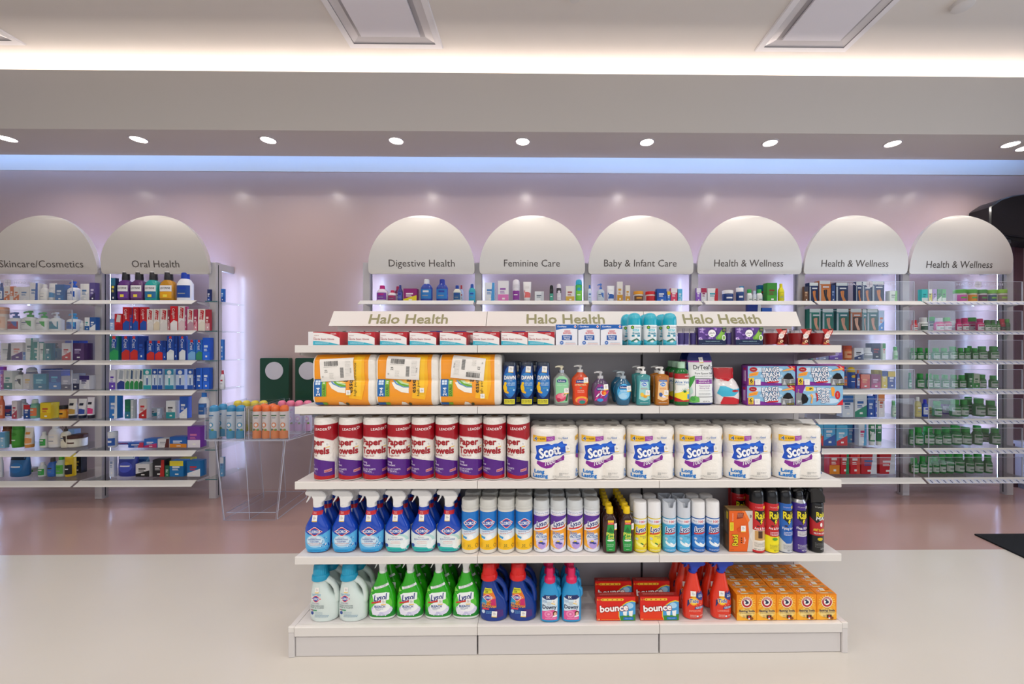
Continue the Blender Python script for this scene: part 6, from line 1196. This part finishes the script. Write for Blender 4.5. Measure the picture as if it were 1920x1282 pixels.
shelf(2, 3, Bc, 'b 893 944 145 e0e0ea 6a4ab8 6a4ab8;q 957 1020 140 e2e4e6 2a3f90 aab4c0;q 1024 1060 140 e2e6e2 2f9050 aab4c0;q 1062 1094 140 e2e6e2 2f9050 3a5a80;q 1097 1132 140 e2e6e2 2f9050 aab4c0;q 1134 1168 140 e2e6e2 2f7050 3a5a80;r 1172 1236 140 c8dce4 2aa0a8 1f4f9c;r 1244 1288 138 c8d8ec 2050a8 1f4f9c;r 1290 1330 138 b8cce8 2050a8 1f4f9c;r 1348 1422 140 c4dce8 2a8ab0 2aa0a8;r 1438 1510 140 c4d4ec 2456b4 1f4f9c;r 1532 1580 138 c4d4ec 2456b4 1f4f9c;b 1582 1600 140 16388c 1f4aa8 2a5ac0;b 1602 1655 130 1f55b8 2a6ae0 d8e4f4;b 1658 1712 128 1f5ac8 2a6ae0 d8e4f4;k 1804 1840 150 d8dce6 b03a4a d8dce6')
shelf(1, 4, Bc, 'k -2 33 345 d86a4a e0784a e8a890;b 5 125 440 1f3a80 2a4f9c c83a3a;b 95 140 400 e0d8dc b04a60 b04a60;k 135 202 388 e4e6ea c8ccd4 dfe3ea;b 192 246 432 1f4a94 c02c34 e8e8ec;k 248 327 390 7ab49c c9d8c8 d8784a;b 328 416 415 e8cc2a e0b81a c0402c;j 405 497 475 e6e8e4 e2e4e2 2f8a4a;j 498 556 440 d8861c 1c1a1c e0a02a;t 562 632 385 e6e2da 1c2030 b8903a;t 643 712 385 e8e8ea 1a2440 2a4aa0;t 715 776 372 e8e4ea 2a2a3a d83a80')
shelf(2, 4, Bc, 'b 893 960 350 2f7ac8 dfe6f0 dfe6f0;b 1020 1066 388 1f6f58 2a7a9a 2a8a5a;b 1068 1100 390 c9d0d6 9aa8b4 e0e4e8;b 1135 1200 383 d8d0d0 b8282e c83038;b 1198 1285 462 e0e4e6 2a8fa8 4a5a6a;b 1286 1310 462 b8c4d8 9aa8c4 e0e4e8;b 1357 1435 400 dfe2e4 2a8f98 4a4a50;b 1468 1532 365 2a5ab8 e0e4ea e0e4ea;k 1632 1710 325 dfe3ea 2a74c8 2a5a9c')
shelf(1, 5, Bc, 'b -2 40 655 8ac0e0 5aa0d0 dfe8f0;c 38 115 590 7a4420 5a3018 7a4420;c 116 190 588 4aa03a 3a8a2a 4aa03a;t 205 280 622 e8e2da e09a4a e8a060;k 335 390 655 e6e9e6 dfe2df 3aa04a;k 413 500 590 e2e2e4 d4d6da e6e2dc;p 508 572 595 e2ddc8 3a2a24 e2ddc8;b 540 608 632 9ac0e8 5a8ad0 dfe8f0;j 574 695 685 e0dccc 4a2a22 e4e2d4')
shelf(2, 5, Bc, 'j 893 955 655 dfe3ec e6eaf0 2a5ab0;b 864 1046 745 2a3f9c c02c5a e8e8f0;b 1048 1176 740 2a5ab4 c83a5a e8e8f0;b 1178 1284 710 2a6ac0 c03a70 e8e8f0;b 1195 1382 742 dfe6e2 2f8a5a 1f6f44;b 1288 1386 710 d8d8da 5a2a2a 9a9aa0;b 1386 1530 695 1f5fb0 e08a2a e8eef4;b 1532 1640 610 7a3aa8 e6e0ec c870a8')
shelf(1, 6, Bc, 'k -2 24 840 e6ecf4 dfe6f0 dfe6f0;g 92 245 835 2a6aa4 16243a 2a74b8;j 212 290 957 d9dfdc e0e4e2 4aa84a;k 322 380 905 cfd8d4 e6e8e8 3aa04a;k 400 467 870 2f62b4 4a4440 3a72c4;k 470 537 850 b8ccc0 4aa83a 5ab04a;c 540 606 825 e0b81c e8c82a 1c1a1c;b 602 664 840 14161c 2a2a30 c8a84a')
shelf(2, 6, Bc, 'b 893 932 830 d8e0f0 c0ccec 8aa0c8;g 975 1135 825 2a3a9c c8d8e8 4a5ac8;g 1100 1222 862 6a9cc8 2a5a9c 9ac0dc;b 1108 1225 915 dfe0e2 1a1a1e 1a1a1e;b 1248 1345 882 24242a b8302c d8d8d8;b 1350 1384 930 2a7a5a 1f5f48 d8e8e0;b 1386 1502 890 1f74b4 e8d83a e8eef2;b 1455 1560 872 e0d03a 1f8a5a e8eef2;b 1530 1640 890 1f74b4 e4e8ec c8303a;b 1800 1830 860 3a9ad0 dfe6ee 1f5fa0')
shelf(3, 0, C_, 'k 160 250 630 d8d0dc b81c78 7a3a9c;k 252 325 670 d8d4d8 c02c58 8a3a6a;k 302 360 638 8a2c54 a82048 d8d0d8;k 330 372 628 3a3a80 24307a 4a5ab0;b 374 488 658 8a1c6c e0cc2a e8e0e8;k 518 618 578 1c3a98 d8dade 2a78c0;k 645 745 578 1c3a98 2a3a9a 2a78c0;k 785 850 630 d8d8ca 1f3f94 2a5a8c;k 835 868 630 c8d4ea c02c34 d8e0ee;k 910 968 620 2aa0b4 1f4aa0 3a9ad0')
shelf(4, 0, C_, 'b 1042 1125 610 e0e4ec 4a9ad8 4a80c0;b 1148 1240 595 e4e2e6 d878b8 9a6ab0;c 1268 1332 580 d8d4dc e0dce4 8a3a98;t 1355 1425 600 e6e4e4 d8d4d4 d86a6a;b 1450 1528 682 dfe2e6 c8ccd2 5a6a7a;c 1572 1605 628 1c2022 14181a 4aa08a;c 1628 1670 618 2a2430 dcd6e0 d8d4dc;b 1705 1778 638 e4e2dc d8b04a a85a5a;c 1783 1840 580 3fae4a 2aa8c8 7ad04a;k 1884 1918 628 d4e0f0 3a6ac0 c8d8f0')
shelf(5, 0, D_, 'p 127 190 615 c0ccd8 4a74c0 c0ccd8;t 208 273 633 e6e8ec d8dce2 2a5aa8;b 292 340 602 dcd8d2 c8922a c8922a;b 360 400 632 dcd8d2 c8922a c8922a;j 425 508 678 dcd8d0 e0982a 6a4a34;j 522 605 680 e2dcd8 c82830 c02830;b 617 700 660 1f4fa4 2a62c0 e6e8ec;b 702 730 682 3a74c8 e0b82a e6e8ec;b 732 787 655 d8486a e2dce0 e2dce0;b 790 828 662 5ab4e0 8accf0 e2ecf0')
shelf(6, 0, D_, 'b 941 978 655 8a5ac0 e6e2ea e6e2ea;b 980 1027 655 d8d8e0 a82c50 8a2c5a;b 1032 1121 657 e2e0e2 b82a36 2a9aac;j 1152 1242 670 1f3f7c e6e4e6 1f3a78;j 1266 1326 650 2a4a84 e6e4e6 1f3a78;b 1300 1332 640 3a9ac8 2a80b0 d8e8f0;s 1350 1397 663 dfe2e2 2f9a4a d8dcdc;s 1399 1427 675 c8d4e0 b8c8dc d8dcdc;s 1429 1480 663 dfe2e2 2f9a4a d8dcdc;b 1452 1515 630 1f6f9c 2a8ac0 c84a3a;b 1518 1605 612 3a8a34 4aa03a 7a3a30;k 1608 1658 617 e0d82a e0cc20 c8c41c')
shelf(6, 1, D_, 'b 1374 1472 782 1c3080 c8ccd8 3a5ab0;b 1476 1562 816 2a5ab8 1f4aa0 c8d4e8')
shelf(7, 0, E_, 'b 78 116 650 6a4a34 3a3a4a c8a88a;h 120 200 618 1c2f5c 16264c c87a3a;h 202 302 602 b8672a c87a3a 16161c;b 304 336 640 1c3a70 2a4a8a 8aa0c0;h 340 446 618 1c2f5c 16264c c87a3a;h 508 560 612 24386a 1c2c54 c87a3a;h 562 635 612 1c2f5c 16264c c87a3a;h 640 747 606 1c3464 16264c c87a3a;b 787 853 685 dfe8e0 8acc7a 7a8a88')
shelf(8, 0, E_, 'b 1052 1105 674 3ac0c0 d8e8e6 1f8a90;b 1107 1141 672 d8cc2a e6e8d8 4a5a4a;b 1143 1180 672 a88ac8 dcd4e4 4a4a5a;b 1182 1220 672 3a8a44 d8e4d4 2a4a3a;b 1222 1256 672 4aa84a d8e4d4 2a4a3a;j 1325 1413 672 d8c8d0 5ab04a c85aa0;j 1416 1499 672 d8cfc0 5ab04a d88a2a;j 1502 1582 674 c8c4c8 4a9a4a 6a3a5a;j 1584 1660 676 b8c0c4 7ac04a 3a5a74;j 1663 1746 672 c0bcae 8ac03a 8a7a6a')
shelf(7, 1, E_, 'h 120 222 835 2a7a6c 1f5f50 c89078;h 228 326 835 2f7a78 1f6a5c c89078;h 345 452 835 2a6f74 1f5f50 c89078;h 460 560 835 b86a44 3a2a24 d8a890;h 562 598 838 2a7a80 1f5f64 c89078;h 600 692 835 2a6a70 1f5548 c89078;b 695 745 848 b8d0f0 4a8ad8 d8743a')
shelf(8, 1, E_, 's 965 1014 928 c83038 b82028 d8d0d0;s 1030 1100 906 dfe2e0 e0e2e2 3a5a4a;s 1098 1165 900 1f4a5a 2fa04a d8e0d8;s 1160 1228 910 c82a78 d0d0d4 d8dcdc;s 1228 1292 905 b8286c 4ab04a d8d0d8;s 1287 1335 932 d8d8dc e0e0e2 8a3a6a;s 1336 1378 917 c8286c b81f60 d8d0d8;s 1379 1436 910 b82468 b81f60 d8dcdc;s 1432 1506 905 b8286c 4ab04a d8d0d8;s 1507 1562 915 c8286c b81f60 d8dcdc;s 1567 1618 927 2f7a34 2a6a30 d8dcd4;s 1620 1664 927 2f7a34 2a6a30 b8c0b0;s 1665 1690 930 3a8a3a 2a6a30 c8ccc0;s 1691 1738 918 a82c38 b02430 3a4a44;s 1740 1777 918 2f6a34 4a9a3a 5a6a58')
shelf(7, 2, E_, 'b 120 150 1180 1c3a5c 2a9a7a d8d8dc;b 210 284 1185 9aa4c4 7a84ac c86a6a;b 287 400 1178 8a6ac0 6a4aa8 d8ccec;j 400 468 1140 d8642c b8401c e0a070;b 472 555 1160 d4d6dc 2a3a6c 4a4a54;s 560 637 1158 dcdee2 dfe0e4 8a909a;b 634 726 1120 1a2c5c 16244c b8303c;b 728 756 1120 d8e8dc 3aa04a d84a4a;s 815 850 1150 c8e8d0 4ac05a 8ad090')
G8 = 's %d %d %d 2a7a3c 2f9a40 b9c4bc'
def greens(l): return ';'.join(G8 % q for q in l)
shelf(8, 2, E_, greens([(958, 1003, 1160), (1008, 1062, 1158), (1078, 1120, 1160), (1140, 1197, 1160), (1208, 1264, 1160), (1278, 1340, 1148), (1350, 1398, 1160), (1402, 1450, 1158), (1430, 1468, 1143), (1468, 1514, 1160), (1516, 1587, 1146), (1612, 1682, 1146)]))
shelf(7, 3, F_, 'k 402 432 125 1f3f7c 2a6ab0 d8743a;c 440 498 125 1c4a94 e0b82a 1f4fa0;k 500 525 145 4a6ac0 d8743a c8d0e8;b 525 607 185 c8302a d8642c e0a060;b 572 630 178 2a3a80 2a6ac0 d84a4a;b 632 716 185 8a2060 b02c70 d8b8d0;b 662 720 148 d8c02a 9a8a5a 3a4a7a;b 722 770 155 d8c02a 1f4494 e8e0c0;b 772 840 160 1f3f94 e0c42a e8e8ee')
shelf(8, 3, F_, 's 942 966 172 2f9a6a 3ab07a c8e0d4;'+greens([(1008, 1066, 180), (1085, 1138, 180), (1145, 1197, 190), (1217, 1270, 190), (1290, 1344, 190), (1356, 1412, 192)])+';b 1412 1458 175 1f6a34 2f8a44 c8d8c8;b 1460 1512 178 b8c4ac 2f8a3a 3a6a44;'+greens([(1522, 1580, 188), (1616, 1676, 196)]))
shelf(7, 4, F_, 'b 392 490 360 d4dce4 1f62a8 2a5a8a;b 495 602 340 dfe4e6 2a8a6c 1f5fa8;b 605 663 365 1f4fa4 2a62b8 d8e0ec;b 665 690 332 3a5ac0 d8dce8 d8dce8;b 692 748 342 e4e2e4 e08a4a c85a3a;s 803 836 405 b8e0c8 7ad08a d8eed8')
shelf(8, 4, F_, 'k 990 1046 375 c9c48c e4e4e0 b8b070;k 1052 1105 395 2a4ab0 3a3ac8 c8d0e0;j 1058 1130 455 d0cca0 c8b44a 8a8a5a;'+greens([(1145, 1212, 410)])+';j 1210 1286 402 6a4a98 2f7a4a c8c8dc;'+greens([(1290, 1366, 398), (1367, 1430, 398), (1405, 1470, 376), (1482, 1566, 386), (1583, 1660, 406)]))
shelf(7, 5, F_, 'b 160 240 602 5ab0d8 d83a3a e4e8ee;b 240 340 583 4aa8d8 2a5aa8 e4e8ee;b 345 440 608 5ab4dc c8303a e4e8ee;b 436 498 585 4aa0d0 2a4a9c d8dce8;b 530 598 587 d8e0e8 4aa0d0 c8306a;t 610 668 570 1f7a4a e4e8e4 dfe8e0;t 670 722 570 2a8a5a e4e8e4 1f6a44')
shelf(8, 5, F_, greens([(945, 984, 645), (988, 1056, 630), (1062, 1146, 625), (1150, 1210, 645), (1214, 1287, 630), (1288, 1372, 615), (1373, 1454, 630), (1476, 1546, 615), (1540, 1614, 640), (1622, 1694, 636)]))
shelf(7, 6, F_, 'b 285 376 805 c8222c e08a2a e8e0d8;b 380 452 810 c81f2a 2a8a5a e8e0e0;b 460 545 812 c8222c d84a3a e8e4e2;b 605 690 800 c84a5a b82a3a e8d8d8;b 547 685 835 b8222c d8dce4 2a5a9c;b 700 838 842 b8222c c8ccd4 d8d8da')
shelf(8, 6, F_, greens([(955, 1018, 884), (1030, 1086, 870), (1086, 1126, 870), (1132, 1190, 870), (1192, 1246, 856), (1246, 1310, 835), (1312, 1394, 835), (1406, 1476, 856), (1480, 1552, 850), (1570, 1630, 860)]))
# flat tray under the small cartons on the rightmost unit's top shelf
b = MB(WK)
# ================================================================ acrylic floor stand with bins of spray cans, two green plaques behind
t = thing('acrylic_display_stand', 'clear acrylic floor stand holding bins of spray cans left of the gondola', 'display stand')
y0, y1 = 2.98, 3.42; zt = .60
bl, br = at_z(425, 972, .001), at_z(527, 968, .001)
tl, tr = at(403, 822, 2.96).x, at(533, 822, 2.96).x
def slab(name, q, th, par=t, m=ACRYL, edge=True):
    q = [Vector(p) for p in q]; n_ = (q[1]-q[0]).cross(q[2]-q[0]).normalized()*th
    b = MB(); b.add([tuple(p) for p in q]+[tuple(p+n_) for p in q], [(3, 2, 1, 0), (4, 5, 6, 7)], m, False)
    b.add([tuple(p) for p in q]+[tuple(p+n_) for p in q], [(0, 1, 5, 4), (1, 2, 6, 5), (2, 3, 7, 6), (3, 0, 4, 7)], AEDGE, False); return b.build(name, par)
slab('front_panel', [(bl.x, y0, .002), (br.x, y0, .002), (tr, y0-.02, zt), (tl, y0-.02, zt)], .006)
slab('side_panel', [(br.x, y0+.008, .002), (br.x-.03, y1, .002), (tr-.03, y1, zt), (tr, y0-.01, zt)], .006)
slab('side_panel', [(bl.x, y1, .002), (bl.x, y0+.008, .002), (tl, y0-.01, zt), (tl, y1, zt)], .006)
slab('divider_panel', [(bl.x+.18, y0+.01, .002), (bl.x+.18, y1, .002), (bl.x+.15, y1, zt), (bl.x+.15, y0, zt)], .005)
slab('base_panel', [(bl.x+.01, y0+.01, .05), (br.x-.01, y0+.01, .05), (br.x-.04, y1, .05), (bl.x+.01, y1, .05)], .005)
slab('tray', [(tl-.03, y0-.06, zt+.002), (tr+.05, y0-.06, zt+.002), (tr+.16, y1, zt+.002), (tl-.03, y1, zt+.002)], .004)
def bin_(px0, px1, yf, yb, h, lab):
    xa, xb = at(px0, 800, yf).x, at(px1, 800, yf).x; z = zt+.008
    b = thing('acrylic_bin', lab, 'bin', (0, 0, 0), 0, 'clear acrylic bins on the stand')
    slab('front_wall', [(xa, yf, z), (xb, yf, z), (xb, yf, z+h), (xa, yf, z+h)], -.003, b)
    slab('back_wall', [(xa, yb, z), (xb, yb, z), (xb, yb, z+h), (xa, yb, z+h)], -.003, b)
    slab('side_wall', [(xa, yf, z), (xa, yb, z), (xa, yb, z+h+.01), (xa, yf, z+h)], .003, b)
    slab('side_wall', [(xb, yf, z), (xb, yb, z), (xb, yb, z+h+.01), (xb, yf, z+h)], -.003, b)
    slab('bin_floor', [(xa+.002, yf+.002, z-.001), (xb-.002, yf+.002, z-.001), (xb-.002, yb-.002, z-.001), (xa+.002, yb-.002, z-.001)], .003, b)
    return xa, xb
bin_(384, 459, 2.93, 3.13, .235, 'clear acrylic bin of blue-capped cans, front left'); bin_(466, 542.5, 2.93, 3.13, .225, 'clear acrylic bin of orange cans, front middle')
bin_(425, 500, 3.16, 3.38, .235, 'clear acrylic bin of yellow cans at the back left'); bin_(510, 583, 3.16, 3.38, .235, 'clear acrylic bin of pink-capped cans, back right')
def can(c1, c2, c3, c4, h=.245):
    t = thing('air_freshener_spray', '', 'spray can'); r = .031
    s = [(0, r*.9, r*.9), (.003, r, r), (h*.8, r, r), (h*.82, r*.92, r*.92)]
    b = MB(); b.loft(s, M(c1, .3, coat=.3), n=28); b.build('body', t)
    b = MB(); b.loft([(h*.82, r*.96, r*.96), (h*.93, r*.92, r*.92), (h*.98, r*.7, r*.62), (h, r*.3, r*.3)], M(c2, .3, coat=.3), n=28); b.build('cap', t)
    b = MB(); printing(b, [P([(-.04, .003), (.04, .003), (.04, h*.22), (0, h*.3), (-.04, h*.2)], c3), E(.002, h*.42, .017, .019, c3, 20), E(.002, h*.42, .010, .011, 'eeeae8', 16), E(-.012, h*.28, .01, .008, c4, 12, 20), E(.014, h*.27, .009, .008, '7a9a4a' if c4 != c1 else c3, 12), R(-.02, h*.68, .02, h*.72, c4), R(-.014, h*.62, .014, h*.645, '8a98a8')], on_loft(s, True), steps(-.042, .042, .005), (), off=.0005, step=.00006); b.build('label', t)
    return t
def cans(proto, pts, desc, grp):
    for i, (px, Y) in enumerate(pts):
        put(proto, (at(px, 750, Y).x, Y, zt+.0105), random.uniform(-.3, .3), desc+', '+nth(i+1, len(pts)), grp)
cans(can('b8c4d0', '2f86b4', '4a92b8', '3a74a8'), [(401.8, 2.972), (418, 3.045), (434.5, 2.972), (452, 2.972)], 'blue-capped air freshener spray in the front left bin', 'blue-capped sprays in the bin')
cans(can('d8cfcc', 'e06a2c', 'e08a5a', '5a7a5a'), [(483, 2.972), (495.5, 3.047), (501, 2.972), (511, 3.045), (517.3, 2.972), (533.3, 2.972)], 'orange air freshener spray in the front middle bin', 'orange sprays in the bin')
cans(can('d8d4b8', 'd8c43a', 'd8cc6a', 'a8a04a'), [(446, 3.22), (462, 3.22), (478, 3.22), (494, 3.22)], 'yellow air freshener spray in the back left bin', 'yellow sprays in the bin')
cans(can('d0c8e0', 'e87a9a', 'd8a8d0', 'c890c0'), [(548, 3.05), (557, 3.12)][:0]+[(529, 3.22), (545, 3.22), (561, 3.22), (577, 3.22)], 'pink-capped air freshener spray in the back right bin', 'pink sprays in the bin')
for i, (x0, x1, lb) in enumerate(((487, 541, 'dark green plaque with a white disc, left of two, behind the acrylic stand'), (553, 607, 'dark green plaque with a white disc, partly hidden behind the gondola'))):
    Y = 3.56; a0, a1 = at(x0, 671, Y), at(x1, 671, Y); zb = at(x0, 782, Y).z
    t = thing('green_plaque', lb, 'plaque', group='green plaques with white discs')
    r = .012; xa, xb, za, zb2 = a0.x, a1.x, zb, a0.z
    pts = []
    for cx, cz, s0 in ((xb-r, zb2-r, 0), (xa+r, zb2-r, 90), (xa+r, za+r, 180), (xb-r, za+r, 270)):
        for k_ in range(6): an = math.radians(s0+k_*18); pts.append((cx+r*math.cos(an), cz+r*math.sin(an)))
    b = MB(); b.prism(pts, Y, BACK-.002, M('12402f', .3, coat=.4), .002); b.build('panel', t)
    c = at(x0+(27 if i == 0 else 24), 695, Y-.004); rr = 16.5*Y/FPX
    b = MB(); q = [(c.x+rr*math.cos(2*PI*j/40), c.z+rr*math.sin(2*PI*j/40)) for j in range(40)]; b.prism(q, Y-.006, Y-.0005, M('c4c2cc', .4), .001); b.build('disc', t)
